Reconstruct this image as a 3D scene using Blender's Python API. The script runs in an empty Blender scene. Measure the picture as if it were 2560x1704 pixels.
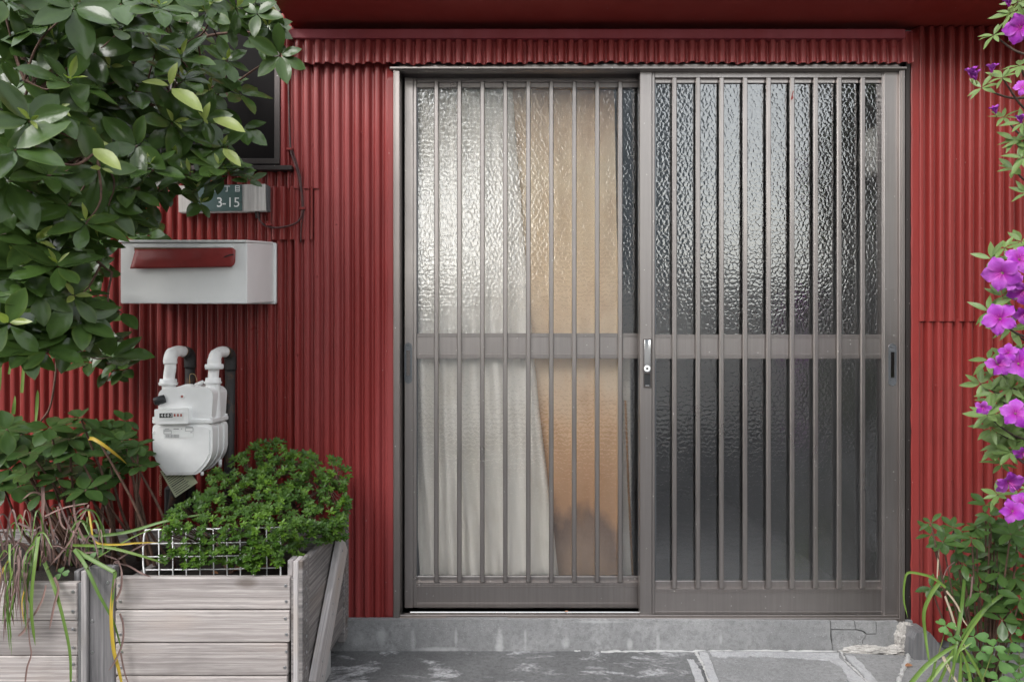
import bpy, bmesh, math, random
from mathutils import Vector, Matrix, Quaternion, noise as mnoise

random.seed(7)
sc = bpy.context.scene
COL = sc.collection

# ---------------------------------------------------------------- camera
CAM_D, CAM_Z, FPX, HOR = 2.4, 1.0, 1776.0, 870.0     # distance to the wall, eye height, focal length in px, horizon row
cam_data = bpy.data.cameras.new('camera')
cam = bpy.data.objects.new('camera', cam_data); COL.objects.link(cam)
cam.location = (0, -CAM_D, CAM_Z)
cam.rotation_euler = (math.radians(90), 0, 0)
cam_data.sensor_width = 36.0
cam_data.lens = 36.0 * FPX / 2560.0
cam_data.shift_y = (HOR - 852.0) / 2560.0
cam_data.clip_start = 0.05
cam_data.clip_end = 500.0
cam_data.dof.use_dof = True
cam_data.dof.focus_distance = 2.32
cam_data.dof.aperture_fstop = 7.1
sc.camera = cam

# ---------------------------------------------------------------- sky and sun (overcast day)
SUN_EL, SUN_AZ = math.radians(36), math.radians(-34)   # azimuth from straight behind the camera towards +X
world = bpy.data.worlds.new('World'); sc.world = world
world.use_nodes = True
wn = world.node_tree; wn.nodes.clear()
w_out = wn.nodes.new('ShaderNodeOutputWorld')
w_bg = wn.nodes.new('ShaderNodeBackground')
w_sky = wn.nodes.new('ShaderNodeTexSky')
w_sky.sky_type = 'NISHITA'; w_sky.sun_disc = False
w_sky.sun_elevation = SUN_EL
w_sky.sun_rotation = math.pi - SUN_AZ
w_sky.air_density = 2.0; w_sky.dust_density = 1.5; w_sky.ozone_density = 1.0
w_hsv = wn.nodes.new('ShaderNodeHueSaturation')
w_hsv.inputs['Saturation'].default_value = 0.22       # cloud cover greys the sky
wn.links.new(w_sky.outputs['Color'], w_hsv.inputs['Color'])
wn.links.new(w_hsv.outputs['Color'], w_bg.inputs['Color'])
w_bg.inputs['Strength'].default_value = 0.15
wn.links.new(w_bg.outputs['Background'], w_out.inputs['Surface'])

sun_data = bpy.data.lights.new('sun', 'SUN')
sun_data.energy = 0.7; sun_data.angle = math.radians(28); sun_data.color = (1.0, 0.98, 0.965)
sun = bpy.data.objects.new('sun', sun_data); COL.objects.link(sun)
sd = Vector((math.sin(SUN_AZ) * math.cos(SUN_EL), -math.cos(SUN_AZ) * math.cos(SUN_EL), math.sin(SUN_EL)))
sun.location = sd * 30
sun.rotation_euler = (-sd).to_track_quat('-Z', 'Y').to_euler()

sc.view_settings.view_transform = 'Standard'
sc.view_settings.look = 'None'
sc.view_settings.gamma = 1.0
sc.view_settings.use_curve_mapping = False
sc.view_settings.exposure = 1.6
sc.render.engine = 'CYCLES'
sc.cycles.max_bounces = 10
sc.cycles.transparent_max_bounces = 12
sc.cycles.use_denoising = True

# ---------------------------------------------------------------- helpers
def P(px, py, d=0.0):
    """a point seen at photo pixel (px, py) standing d metres in front of the wall plane"""
    s = (CAM_D - d) / FPX
    return Vector(((px - 1280.0) * s, -d, CAM_Z + (HOR - py) * s))

def X(px, d=0.0): return (px - 1280.0) * (CAM_D - d) / FPX
def Z(py, d=0.0): return CAM_Z + (HOR - py) * (CAM_D - d) / FPX

WORLD_LOC = {}
def wloc(o): return WORLD_LOC.get(o.name, Vector((0, 0, 0))) if o else Vector((0, 0, 0))

def tag(o, label=None, cat=None, group=None, kind=None):
    if label: o['label'] = label
    if cat: o['category'] = cat
    if group: o['group'] = group
    if kind: o['kind'] = kind
    return o

def thing(name, loc, label, cat, group=None):
    o = bpy.data.objects.new(name, None); COL.objects.link(o)
    o.empty_display_size = 0.1
    o.location = loc; WORLD_LOC[o.name] = Vector(loc)
    return tag(o, label, cat, group)

def link_mesh(name, me, mat, parent=None, center=True):
    if mat is not None and not me.materials: me.materials.append(mat)
    o = bpy.data.objects.new(name, me); COL.objects.link(o)
    c = Vector((0, 0, 0))
    if center and len(me.vertices):
        n = len(me.vertices)
        lo = Vector((min(v.co[k] for v in me.vertices) for k in range(3)))
        hi = Vector((max(v.co[k] for v in me.vertices) for k in range(3)))
        c = (lo + hi) / 2
        me.transform(Matrix.Translation(-c))
    WORLD_LOC[o.name] = c.copy()
    o.location = c - wloc(parent)
    if parent: o.parent = parent
    return o

class MB:
    def __init__(s): s.bm = bmesh.new()
    def box(s, x0, x1, y0, y1, z0, z1, bev=0.0, seg=1):
        m = Matrix.Translation(((x0+x1)/2, (y0+y1)/2, (z0+z1)/2)) @ Matrix.Diagonal((abs(x1-x0), abs(y1-y0), abs(z1-z0), 1))
        t = bmesh.new()
        bmesh.ops.create_cube(t, size=1.0, matrix=m)
        if bev > 0: bmesh.ops.bevel(t, geom=t.edges[:], offset=bev, segments=seg, affect='EDGES', profile=0.7)
        s._merge(t); return s
    def _merge(s, t, mat=None):
        me = bpy.data.meshes.new('t')
        t.to_mesh(me); t.free()
        if mat is not None: me.transform(mat)
        s.bm.from_mesh(me); bpy.data.meshes.remove(me)
    def obox(s, size, matrix, bev=0.0):
        t = bmesh.new()
        bmesh.ops.create_cube(t, size=1.0, matrix=Matrix.Diagonal((*size, 1)))
        if bev > 0: bmesh.ops.bevel(t, geom=t.edges[:], offset=bev, segments=1, affect='EDGES')
        s._merge(t, matrix); return s
    def prism(s, poly, y0, y1, bev=0.0, seg=1, scale_back=1.0):
        """poly: list of (x, z); extruded from y0 (front) to y1 (back)"""
        t = bmesh.new()
        cx = sum(p[0] for p in poly)/len(poly); cz = sum(p[1] for p in poly)/len(poly)
        f = [t.verts.new((x, y0, z)) for x, z in poly]
        b = [t.verts.new((cx+(x-cx)*scale_back, y1, cz+(z-cz)*scale_back)) for x, z in poly]
        ff = t.faces.new(f); t.faces.new(b[::-1])
        n = len(poly)
        for i in range(n): t.faces.new((f[i], b[i], b[(i+1) % n], f[(i+1) % n]))
        bmesh.ops.recalc_face_normals(t, faces=t.faces[:])
        if bev > 0:
            fe = [e for e in t.edges if all(v.co.y == y0 for v in e.verts)]
            bmesh.ops.bevel(t, geom=fe, offset=bev, segments=seg, affect='EDGES', profile=0.5)
        s._merge(t); return s
    def hexa(s, c, bev=0.0):
        """8 corners: bottom 4 (ccw) then top 4"""
        t = bmesh.new(); v = [t.verts.new(p) for p in c]
        for f in ((0,3,2,1),(4,5,6,7),(0,1,5,4),(1,2,6,5),(2,3,7,6),(3,0,4,7)): t.faces.new([v[i] for i in f])
        bmesh.ops.recalc_face_normals(t, faces=t.faces[:])
        if bev > 0: bmesh.ops.bevel(t, geom=t.edges[:], offset=bev, segments=2, affect='EDGES')
        s._merge(t); return s
    def tube(s, pts, r, n=8, caps=True):
        bm = s.bm; pts = [Vector(p) for p in pts]
        rs = r if isinstance(r, (list, tuple)) else [r]*len(pts)
        rings = []; up = None
        for i, p in enumerate(pts):
            a = pts[max(i-1, 0)]; b = pts[min(i+1, len(pts)-1)]
            tn = (b-a).normalized() if (b-a).length > 1e-9 else Vector((0,0,1))
            if up is None:
                up = tn.orthogonal().normalized()
            else:
                up = (up - tn*up.dot(tn))
                up = up.normalized() if up.length > 1e-6 else tn.orthogonal().normalized()
            q = tn.cross(up)
            rings.append([bm.verts.new(p + (up*math.cos(2*math.pi*k/n) + q*math.sin(2*math.pi*k/n))*rs[i]) for k in range(n)])
        for i in range(len(rings)-1):
            for k in range(n):
                f = bm.faces.new((rings[i][k], rings[i][(k+1)%n], rings[i+1][(k+1)%n], rings[i+1][k])); f.smooth = True
        if caps:
            bm.faces.new(rings[0][::-1]); bm.faces.new(rings[-1])
        return s
    def disc(s, c, axis, r, h, n=20, bev=0.0):
        axis = Vector(axis).normalized(); c = Vector(c)
        if bev > 0: s.tube([c, c+axis*(h-bev), c+axis*h], [r, r, r-bev], n)
        else: s.tube([c, c+axis*h], r, n)
        return s
    def build(s, name, mat, parent=None, smooth=None):
        me = bpy.data.meshes.new(name); s.bm.to_mesh(me); s.bm.free()
        if smooth is not None:
            me.polygons.foreach_set('use_smooth', [True]*len(me.polygons))
            try: me.set_sharp_from_angle(angle=math.radians(smooth))
            except Exception: pass
        return link_mesh(name, me, mat, parent)

def pbox(x0, x1, y0, y1, df, db, bev=0.0012, name='panel', mat=None, parent=None):
    """box whose FRONT face covers pixels x0..x1, y0..y1 at depth df; its back is at depth db"""
    return MB().box(X(x0, df), X(x1, df), -df, -db, Z(y1, df), Z(y0, df), bev).build(name, mat, parent)

def catmull(pts, n=6):
    pts = [Vector(p) for p in pts]; out = []
    q = [pts[0]*2-pts[1]] + pts + [pts[-1]*2-pts[-2]]
    for i in range(1, len(q)-2):
        for k in range(n):
            t = k/n
            out.append(0.5*((2*q[i]) + (-q[i-1]+q[i+1])*t + (2*q[i-1]-5*q[i]+4*q[i+1]-q[i+2])*t*t + (-q[i-1]+3*q[i]-3*q[i+1]+q[i+2])*t**3))
    out.append(pts[-1]); return out

def poly_round(pts, r, n=4):
    """round the corners of a closed polygon"""
    out = []; N = len(pts)
    for i in range(N):
        a = Vector(pts[i-1]).to_2d(); b = Vector(pts[i]).to_2d(); c = Vector(pts[(i+1) % N]).to_2d()
        rr = min(r, (a-b).length*0.45, (c-b).length*0.45)
        p = b+(a-b).normalized()*rr; q = b+(c-b).normalized()*rr
        for k in range(n+1):
            t = k/n; out.append(tuple((1-t)**2*p + 2*t*(1-t)*b + t*t*q))
    return out

def text_mesh(body, size, mat, name, parent, matrix, extrude=0.0006, align='CENTER'):
    cu = bpy.data.curves.new('txt', 'FONT'); cu.body = body; cu.size = size; cu.extrude = extrude
    cu.align_x = align; cu.align_y = 'CENTER'; cu.resolution_u = 3
    to = bpy.data.objects.new('txt', cu); COL.objects.link(to)
    dg = bpy.context.evaluated_depsgraph_get()
    me = bpy.data.meshes.new_from_object(to.evaluated_get(dg))
    bpy.data.objects.remove(to); bpy.data.curves.remove(cu)
    me.transform(matrix); me.name = name; me.materials.clear()
    return link_mesh(name, me, mat, parent)

WALLFACE = Matrix.Rotation(math.radians(90), 4, 'X')   # text lying in XY -> standing, facing -Y

# ---------------------------------------------------------------- materials
MATS = {}
class NT:
    def __init__(s, name):
        m = bpy.data.materials.new(name); m.use_nodes = True
        s.m = m; s.t = m.node_tree; s.b = s.t.nodes['Principled BSDF']; s.out = s.t.nodes['Material Output']
        MATS[name] = m
    def n(s, typ, **kw):
        nd = s.t.nodes.new(typ)
        for k, v in kw.items():
            if k in nd.inputs: 
                if hasattr(v, 'outputs') or isinstance(v, bpy.types.NodeSocket): s.l(v, nd.inputs[k])
                else: nd.inputs[k].default_value = v
            else: setattr(nd, k, v)
        return nd
    def l(s, a, b):
        if hasattr(a, 'outputs'): a = a.outputs[0]
        s.t.links.new(a, b)
    def coord(s, kind='Object', scale=(1, 1, 1)):
        tc = s.n('ShaderNodeTexCoord'); mp = s.n('ShaderNodeMapping')
        if kind == 'World':
            g = s.n('ShaderNodeNewGeometry'); s.l(g.outputs['Position'], mp.inputs['Vector'])
        else: s.l(tc.outputs[kind], mp.inputs['Vector'])
        mp.inputs['Scale'].default_value = scale
        return mp
    def noise(s, co, scale, detail=4, rough=0.55, dist=0.0):
        nd = s.n('ShaderNodeTexNoise'); s.l(co, nd.inputs['Vector'])
        nd.inputs['Scale'].default_value = scale; nd.inputs['Detail'].default_value = detail
        nd.inputs['Roughness'].default_value = rough; nd.inputs['Distortion'].default_value = dist
        return nd
    def ramp(s, fac, *stops):
        r = s.n('ShaderNodeValToRGB'); s.l(fac, r.inputs['Fac'])
        el = r.color_ramp.elements
        while len(el) < len(stops): el.new(0.5)
        for e, (p, c) in zip(el, stops):
            e.position = p; e.color = (c, c, c, 1) if isinstance(c, (int, float)) else (*c, 1)
        return r
    def mix(s, fac, a, b, mode='MIX'):
        m = s.n('ShaderNodeMix'); m.data_type = 'RGBA'; m.blend_type = mode
        for v, i in ((fac, 0), (a, 6), (b, 7)):
            if isinstance(v, (int, float)): m.inputs[i].default_value = v
            elif isinstance(v, tuple): m.inputs[i].default_value = (*v, 1) if len(v) == 3 else v
            else: s.l(v, m.inputs[i])
        return m.outputs[2]
    def math(s, op, a, b=None, c=None):
        m = s.n('ShaderNodeMath'); m.operation = op
        for v, i in ((a, 0), (b, 1), (c, 2)):
            if v is None: continue
            if isinstance(v, (int, float)): m.inputs[i].default_value = v
            else: s.l(v, m.inputs[i])
        return m.outputs[0]
    def bump(s, h, strength=0.3, dist=0.002, normal=None):
        b = s.n('ShaderNodeBump'); s.l(h, b.inputs['Height'])
        b.inputs['Strength'].default_value = strength; b.inputs['Distance'].default_value = dist
        if normal is not None: s.l(normal, b.inputs['Normal'])
        return b.outputs[0]
    def set(s, **kw):
        for k, v in kw.items():
            k = k.replace('_', ' ')
            i = s.b.inputs[k]
            if isinstance(v, tuple): i.default_value = (*v, 1) if len(v) == 3 and i.type == 'RGBA' else v
            elif isinstance(v, (int, float)): i.default_value = v
            else: s.l(v, i)
        return s.m

def red_paint(name, base, chalk, rough=0.4, dirt=0.35):
    t = NT(name); co = t.coord('World'); cs = t.coord('World', (9, 9, 0.7))
    a = t.noise(cs, 1.0, 5, 0.6); b = t.noise(co, 3.0, 5, 0.6); f = t.noise(co, 160, 2)
    c = t.mix(t.ramp(a, (0.38, 0.0), (0.72, 1.0)), base, chalk)
    c = t.mix(t.math('MULTIPLY', t.ramp(b, (0.5, 0.0), (0.75, 1.0)), dirt), c, tuple(v*0.55 for v in base))
    v = t.n('ShaderNodeTexVoronoi', Scale=34.0); t.l(t.coord('World', (1, 1, 1)), v.inputs['Vector'])
    sp = t.ramp(v.outputs['Distance'], (0.06, 1.0), (0.10, 0.0))
    gate = t.ramp(t.noise(co, 9, 2), (0.60, 0.0), (0.64, 1.0))
    c = t.mix(t.math('MULTIPLY', t.math('MULTIPLY', sp, gate), 0.55), c, (0.42, 0.26, 0.24))
    dn = t.noise(t.coord('World', (14, 14, 0.5)), 1.0, 6, 0.65)
    c = t.mix(t.math('MULTIPLY', t.ramp(dn, (0.54, 0.0), (0.78, 1.0)), dirt), c, tuple(v*0.5+0.008 for v in base))
    fd_ = t.noise(co, 1.1, 3)
    c = t.mix(t.math('MULTIPLY', t.ramp(fd_, (0.45, 0.0), (0.75, 1.0)), 0.35), c, tuple(min(1, v*1.1+0.02) for v in chalk))
    rr = t.ramp(b, (0.3, rough-0.08), (0.7, rough+0.14))
    t.set(Base_Color=c, Roughness=rr, Specular_IOR_Level=0.34, Normal=t.bump(f, 0.10, 0.0012))
    return t.m
red_paint('red_paint', (0.188, 0.019, 0.016), (0.235, 0.038, 0.035), 0.32)
red_paint('red_paint_pale', (0.235, 0.030, 0.028), (0.300, 0.062, 0.062), 0.32)
red_paint('red_soffit', (0.27, 0.030, 0.024), (0.30, 0.042, 0.034), 0.5, 0.2)
red_paint('red_batten', (0.280, 0.040, 0.050), (0.340, 0.080, 0.100), 0.45)

def aluminium(name, base, rough=0.34, specks=0.5, metal=0.75):
    t = NT(name); co = t.coord('World')
    g = t.noise(t.coord('World', (40, 40, 1.2)), 3.0, 3)
    c = t.mix(t.ramp(g, (0.35, 0.0), (0.7, 1.0)), base, tuple(v*1.12 for v in base))
    d = t.noise(co, 2.2, 5, 0.65)
    c = t.mix(t.math('MULTIPLY', t.ramp(d, (0.48, 0.0), (0.75, 1.0)), 0.35), c, tuple(v*0.7 for v in base))
    v = t.n('ShaderNodeTexVoronoi', Scale=42.0); t.l(co, v.inputs['Vector'])
    sp = t.ramp(v.outputs['Distance'], (0.06, 1.0), (0.10, 0.0))
    sep = t.n('ShaderNodeSeparateColor'); t.l(v.outputs['Color'], sep.inputs[0])
    keep = t.ramp(sep.outputs[0], (0.60, 0.0), (0.62, 1.0))
    m = t.math('MULTIPLY', t.math('MULTIPLY', sp, keep), specks)
    c = t.mix(m, c, (0.70, 0.68, 0.66))
    me = t.math('MULTIPLY', t.math('SUBTRACT', 1.0, m), metal)
    t.set(Base_Color=c, Metallic=me, Roughness=t.ramp(d, (0.3, rough-0.05), (0.75, rough+0.15)), Normal=t.bump(t.noise(co, 260, 2), 0.06, 0.0006))
    return t.m
aluminium('bronze', (0.335, 0.308, 0.298), 0.30, 0.6, 0.92)
aluminium('bronze_frame', (0.29, 0.262, 0.25), 0.33, 0.9, 0.9)
aluminium('bronze_dark', (0.060, 0.052, 0.050), 0.42, 0.3)
aluminium('track_metal', (0.62, 0.61, 0.60), 0.25, 0.2, 1.0)
aluminium('pull_metal', (0.20, 0.21, 0.225), 0.38, 0.1, 0.8)

def plain(name, col, rough=0.5, metal=0.0, var=0.12, nscale=12, bump=0.08, spec=0.5, bdist=0.0015):
    t = NT(name); co = t.coord('World')
    nz = t.noise(co, nscale, 5, 0.6)
    c = t.mix(t.ramp(nz, (0.3, 0.0), (0.72, 1.0)), tuple(v*(1-var) for v in col), tuple(min(1, v*(1+var)) for v in col))
    t.set(Base_Color=c, Roughness=rough, Metallic=metal, Specular_IOR_Level=spec, Normal=t.bump(t.noise(co, nscale*14, 3), bump, bdist))
    return t.m
plain('white_enamel', (0.84, 0.84, 0.83), 0.32, var=0.05, nscale=5)
plain('meter_white', (0.88, 0.88, 0.875), 0.40, var=0.05, nscale=18, bump=0.05)
plain('meter_shell', (0.85, 0.85, 0.845), 0.45, var=0.06, nscale=18, bump=0.05)
plain('flap_red', (0.250, 0.026, 0.024), 0.42, var=0.15, nscale=25)
plain('rust_edge', (0.20, 0.10, 0.05), 0.8, var=0.4, nscale=90)
plain('black_plastic', (0.020, 0.021, 0.023), 0.45)
plain('black_gap', (0.012, 0.012, 0.012), 0.8)
plain('chrome', (0.62, 0.62, 0.63), 0.14, 1.0, var=0.03)
plain('dark_chrome', (0.20, 0.185, 0.18), 0.13, 1.0, var=0.03)
plain('screw_metal', (0.42, 0.42, 0.43), 0.38, 0.9)
plain('cork_tape', (0.40, 0.27, 0.13), 0.85, var=0.4, nscale=140, bump=0.4)
plain('ink', (0.03, 0.03, 0.032), 0.6)
plain('ink_grey', (0.30, 0.30, 0.31), 0.6)
plain('print_white', (0.78, 0.79, 0.78), 0.55)
plain('red_digit', (0.35, 0.08, 0.06), 0.5)
plain('white_coat', (0.80, 0.80, 0.80), 0.30, var=0.03)
plain('cable_skin', (0.060, 0.018, 0.018), 0.5, var=0.7, nscale=60)
plain('soil', (0.035, 0.026, 0.020), 0.95, var=0.6, nscale=60, bump=1.0, bdist=0.01)
plain('dry_leaf', (0.28, 0.13, 0.06), 0.8, var=0.4, nscale=60)
plain('chain_metal', (0.45, 0.30, 0.20), 0.5, 0.4)
plain('mortar', (0.50, 0.495, 0.49), 0.9, var=0.15, nscale=60, bump=0.7, bdist=0.004)
plain('sign_face', (0.060, 0.105, 0.100), 0.42, var=0.12, nscale=40)
plain('tag_paper', (0.36, 0.38, 0.25), 0.7, var=0.1, nscale=30)
plain('room_dark', (0.26, 0.27, 0.285), 0.9)
plain('lamp_white', (0.80, 0.80, 0.78), 0.6)
plain('bark', (0.075, 0.050, 0.038), 0.85, var=0.4, nscale=80, bump=0.6, bdist=0.003)
plain('twig', (0.110, 0.060, 0.042), 0.8, var=0.4, nscale=80)
plain('twig_green', (0.16, 0.19, 0.05), 0.6, var=0.3, nscale=60)
plain('asphalt', (0.095, 0.095, 0.098), 0.9, var=0.25, nscale=40, bump=0.6, bdist=0.004)
plain('stucco_white', (0.72, 0.71, 0.68), 0.9, var=0.06, nscale=3)
plain('stucco_grey', (0.24, 0.24, 0.24), 0.9, var=0.1, nscale=3)
plain('siding_dark', (0.045, 0.040, 0.036), 0.85, var=0.2, nscale=4)
plain('roof_tile', (0.06, 0.065, 0.07), 0.6, var=0.2, nscale=8)
plain('window_glass_far', (0.02, 0.022, 0.025), 0.06)
plain('window_dark', (0.007, 0.006, 0.006), 0.5, spec=0.05)
plain('stucco_blue', (0.25, 0.28, 0.31), 0.9, var=0.1, nscale=3)
plain('block_concrete', (0.36, 0.36, 0.36), 0.92, var=0.12, nscale=90, bump=0.5, bdist=0.003)

def iron_pipe():
    t = NT('iron_pipe'); co = t.coord('World')
    a = t.noise(co, 26, 6, 0.7)
    c = t.mix(t.ramp(a, (0.52, 0.0), (0.70, 1.0)), (0.026, 0.024, 0.024), (0.11, 0.055, 0.028))
    t.set(Base_Color=c, Roughness=0.6, Normal=t.bump(t.noise(co, 180, 4), 0.4, 0.002))
iron_pipe()

def wood(name, base, dark, grain_axis='X', warm=(0.30, 0.24, 0.20)):
    t = NT(name)
    swap = (lambda v: (v[1], v[0], v[2])) if grain_axis == 'Y' else (lambda v: v)
    if grain_axis == 'Y': grain_axis = 'X'
    st = {'X': (0.30, 16, 16), 'Z': (16, 16, 0.30)}[grain_axis]
    tc = t.n('ShaderNodeTexCoord'); oi = t.n('ShaderNodeObjectInfo')
    add = t.n('ShaderNodeVectorMath'); add.operation = 'ADD'
    mul = t.n('ShaderNodeVectorMath'); mul.operation = 'SCALE'; mul.inputs[0].default_value = (3.1, 1.7, 2.3)
    t.l(oi.outputs['Random'], mul.inputs['Scale']); t.l(tc.outputs['Object'], add.inputs[0]); t.l(mul.outputs[0], add.inputs[1])
    def mp(sc_):
        m = t.n('ShaderNodeMapping'); t.l(add.outputs[0], m.inputs['Vector']); m.inputs['Scale'].default_value = swap(sc_); return m
    kn = t.noise(mp((1, 1, 1)), 5.0, 2, 0.5, 0.6)
    # growth rings: distorted bands along the board
    w = t.n('ShaderNodeTexWave'); w.wave_type = 'BANDS'; w.bands_direction = 'Z' if grain_axis == 'X' else 'X'
    t.l(mp((0.35, 1, 1) if grain_axis == 'X' else (1, 1, 0.35)), w.inputs['Vector'])
    w.inputs['Scale'].default_value = 26; w.inputs['Distortion'].default_value = 5; w.inputs['Detail'].default_value = 3; w.inputs['Detail Scale'].default_value = 1.0
    g = t.noise(mp(st), 7.0, 5, 0.65, 0.3)
    st2 = t.noise(mp((1.6, 5, 5) if grain_axis == 'X' else (5, 5, 1.6)), 1.4, 4, 0.6)
    fl = t.noise(mp((0.5, 50, 50) if grain_axis == 'X' else (50, 50, 0.5)), 8.0, 3, 0.6)
    c = t.mix(t.ramp(g, (0.34, 0.0), (0.64, 1.0)), dark, base)
    c = t.mix(t.math('MULTIPLY', t.ramp(w.outputs['Fac'], (0.35, 1.0), (0.75, 0.0)), 0.30), c, tuple(v*0.8 for v in dark))
    c = t.mix(t.math('MULTIPLY', t.ramp(fl, (0.36, 1.0), (0.50, 0.0)), 0.45), c, tuple(v*0.7 for v in dark))
    c = t.mix(t.math('MULTIPLY', t.ramp(fl, (0.60, 0.0), (0.75, 1.0)), 0.35), c, tuple(min(1, v*1.25) for v in base))
    c = t.mix(t.math('MULTIPLY', t.ramp(st2, (0.50, 0.0), (0.72, 1.0)), 0.55), c, warm)
    c = t.mix(t.math('MULTIPLY', t.ramp(st2, (0.30, 1.0), (0.46, 0.0)), 0.60), c, tuple(v*0.5 for v in dark))
    tone = t.n('ShaderNodeMapRange'); t.l(oi.outputs['Random'], tone.inputs['Value'])
    tone.inputs['To Min'].default_value = 0.85; tone.inputs['To Max'].default_value = 1.12
    sc_ = t.n('ShaderNodeVectorMath'); sc_.operation = 'SCALE'; t.l(c, sc_.inputs[0]); t.l(tone.outputs[0], sc_.inputs['Scale'])
    # knots
    v = t.n('ShaderNodeTexVoronoi', Scale=1.0, Randomness=1.0); t.l(mp((4.2, 9, 9) if grain_axis == 'X' else (9, 9, 4.2)), v.inputs['Vector'])
    k = t.math('MULTIPLY', t.ramp(v.outputs['Distance'], (0.07, 1.0), (0.16, 0.0)), 0.6)
    c2 = t.mix(k, sc_.outputs[0], (0.10, 0.075, 0.06))
    h = t.math('ADD', t.math('MULTIPLY', g.outputs[0], 0.6), t.math('MULTIPLY', fl.outputs[0], 0.6))
    t.set(Base_Color=c2, Roughness=0.82, Specular_IOR_Level=0.25, Normal=t.bump(h, 0.55, 0.003))
wood('wood_grey', (0.54, 0.495, 0.475), (0.31, 0.275, 0.265), 'X', (0.47, 0.38, 0.33))
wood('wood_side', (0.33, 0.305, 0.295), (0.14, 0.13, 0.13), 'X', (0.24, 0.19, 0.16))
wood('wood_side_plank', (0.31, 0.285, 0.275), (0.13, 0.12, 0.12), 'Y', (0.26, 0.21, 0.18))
wood('wood_brace', (0.54, 0.505, 0.50), (0.33, 0.305, 0.30), 'Y', (0.42, 0.30, 0.20))
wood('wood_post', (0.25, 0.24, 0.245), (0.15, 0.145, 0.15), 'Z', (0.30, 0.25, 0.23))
wood('wood_pale', (0.56, 0.525, 0.52), (0.36, 0.335, 0.335), 'Z', (0.40, 0.31, 0.22))
wood('wood_sign', (0.66, 0.63, 0.60), (0.52, 0.49, 0.47), 'Z', (0.45, 0.41, 0.37))
wood('wood_slab', (0.20, 0.20, 0.21), (0.12, 0.12, 0.125), 'Z', (0.20, 0.19, 0.18))
wood('wood_stick', (0.42, 0.24, 0.10), (0.28, 0.15, 0.06), 'Z', (0.38, 0.2, 0.08))

def concrete(name, lo, hi, patch=0.0, stains=(), wet=0.0, white=(0.52, 0.52, 0.53)):
    t = NT(name); co = t.coord('World')
    big = t.noise(co, 2.6, 6, 0.62); fine = t.noise(co, 70, 5, 0.7); grit = t.noise(co, 320, 2, 0.5)
    c = t.mix(t.ramp(big, (0.33, 0.0), (0.70, 1.0)), lo, hi)
    c = t.mix(t.math('MULTIPLY', t.ramp(fine, (0.35, 1.0), (0.55, 0.0)), 0.45), c, tuple(v*0.6 for v in lo))
    c = t.mix(t.math('MULTIPLY', t.ramp(grit, (0.62, 0.0), (0.72, 1.0)), 0.5), c, tuple(min(1, v*1.9) for v in hi))
    c = t.mix(t.math('MULTIPLY', t.ramp(grit, (0.28, 1.0), (0.36, 0.0)), 0.6), c, (0.05, 0.05, 0.05))
    if patch > 0:
        pn = t.noise(t.coord('World', (1.0, 2.2, 1.0)), 5.5, 8, 0.72, 0.5)
        pm = t.math('MULTIPLY', t.ramp(pn, (0.53, 0.0), (0.62, 1.0)), t.ramp(fine, (0.36, 0.25), (0.56, 1.0)))
        c = t.mix(t.math('MULTIPLY', pm, patch), c, white)
    if stains:
        g = t.n('ShaderNodeNewGeometry'); sx = t.n('ShaderNodeSeparateXYZ'); t.l(g.outputs['Position'], sx.inputs[0])
        wob = t.noise(co, 28, 4, 0.6)
        tot = None
        for (x0, z0, w, h, amt) in stains:
            dx = t.math('DIVIDE', t.math('SUBTRACT', sx.outputs[0], x0), w)
            dz = t.math('DIVIDE', t.math('SUBTRACT', sx.outputs[2], z0), h)
            d = t.math('ADD', t.math('MULTIPLY', dx, dx), t.math('MULTIPLY', dz, dz))
            d = t.math('ADD', d, t.math('MULTIPLY', t.math('SUBTRACT', wob.outputs[0], 0.5), 2.2))
            mk = t.math('MULTIPLY', t.ramp(d, (0.0, 1.0), (1.15, 0.0)), amt)
            tot = mk if tot is None else t.math('MAXIMUM', tot, mk)
        c = t.mix(tot, c, white)
    h = t.math('ADD', t.math('MULTIPLY', fine.outputs[0], 0.7), t.math('MULTIPLY', grit.outputs[0], 0.4))
    t.set(Base_Color=c, Roughness=0.92 - wet, Specular_IOR_Level=0.3, Normal=t.bump(h, 0.7, 0.004))
    return t.m
SX = lambda px: X(px, 0.05)
SZ = lambda py: Z(py, 0.05)
concrete('step_concrete', (0.205, 0.206, 0.210), (0.285, 0.286, 0.290), 0.25, stains=[
    (SX(1248), SZ(1608), 0.016, 0.055, 0.8), (SX(1313), SZ(1600), 0.006, 0.045, 0.5), (SX(1413), SZ(1606), 0.017, 0.024, 0.8),
    (SX(1574), SZ(1608), 0.011, 0.022, 0.6), (SX(1645), SZ(1600), 0.009, 0.035, 0.6), (SX(1033), SZ(1605), 0.012, 0.04, 0.5),
    (SX(1140), SZ(1598), 0.006, 0.04, 0.45), (SX(955), SZ(1590), 0.02, 0.035, 0.5), (SX(1802), SZ(1595), 0.007, 0.03, 0.4),
    (SX(900), SZ(1600), 0.03, 0.03, 0.4), (SX(1100), SZ(1622), 0.12, 0.010, 0.55), (SX(1500), SZ(1553), 0.10, 0.006, 0.5)], white=(0.46, 0.46, 0.465))
concrete('slab_dark', (0.085, 0.085, 0.087), (0.175, 0.175, 0.178), 0.85, white=(0.44, 0.44, 0.45))
concrete('slab_stone', (0.20, 0.20, 0.202), (0.27, 0.27, 0.272), 0.18, white=(0.42, 0.42, 0.43))
concrete('slab_smear', (0.34, 0.34, 0.35), (0.42, 0.42, 0.43), 0.25)
concrete('crumbly_mortar', (0.34, 0.32, 0.30), (0.46, 0.44, 0.42), 0.5, white=(0.56, 0.54, 0.52))

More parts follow.
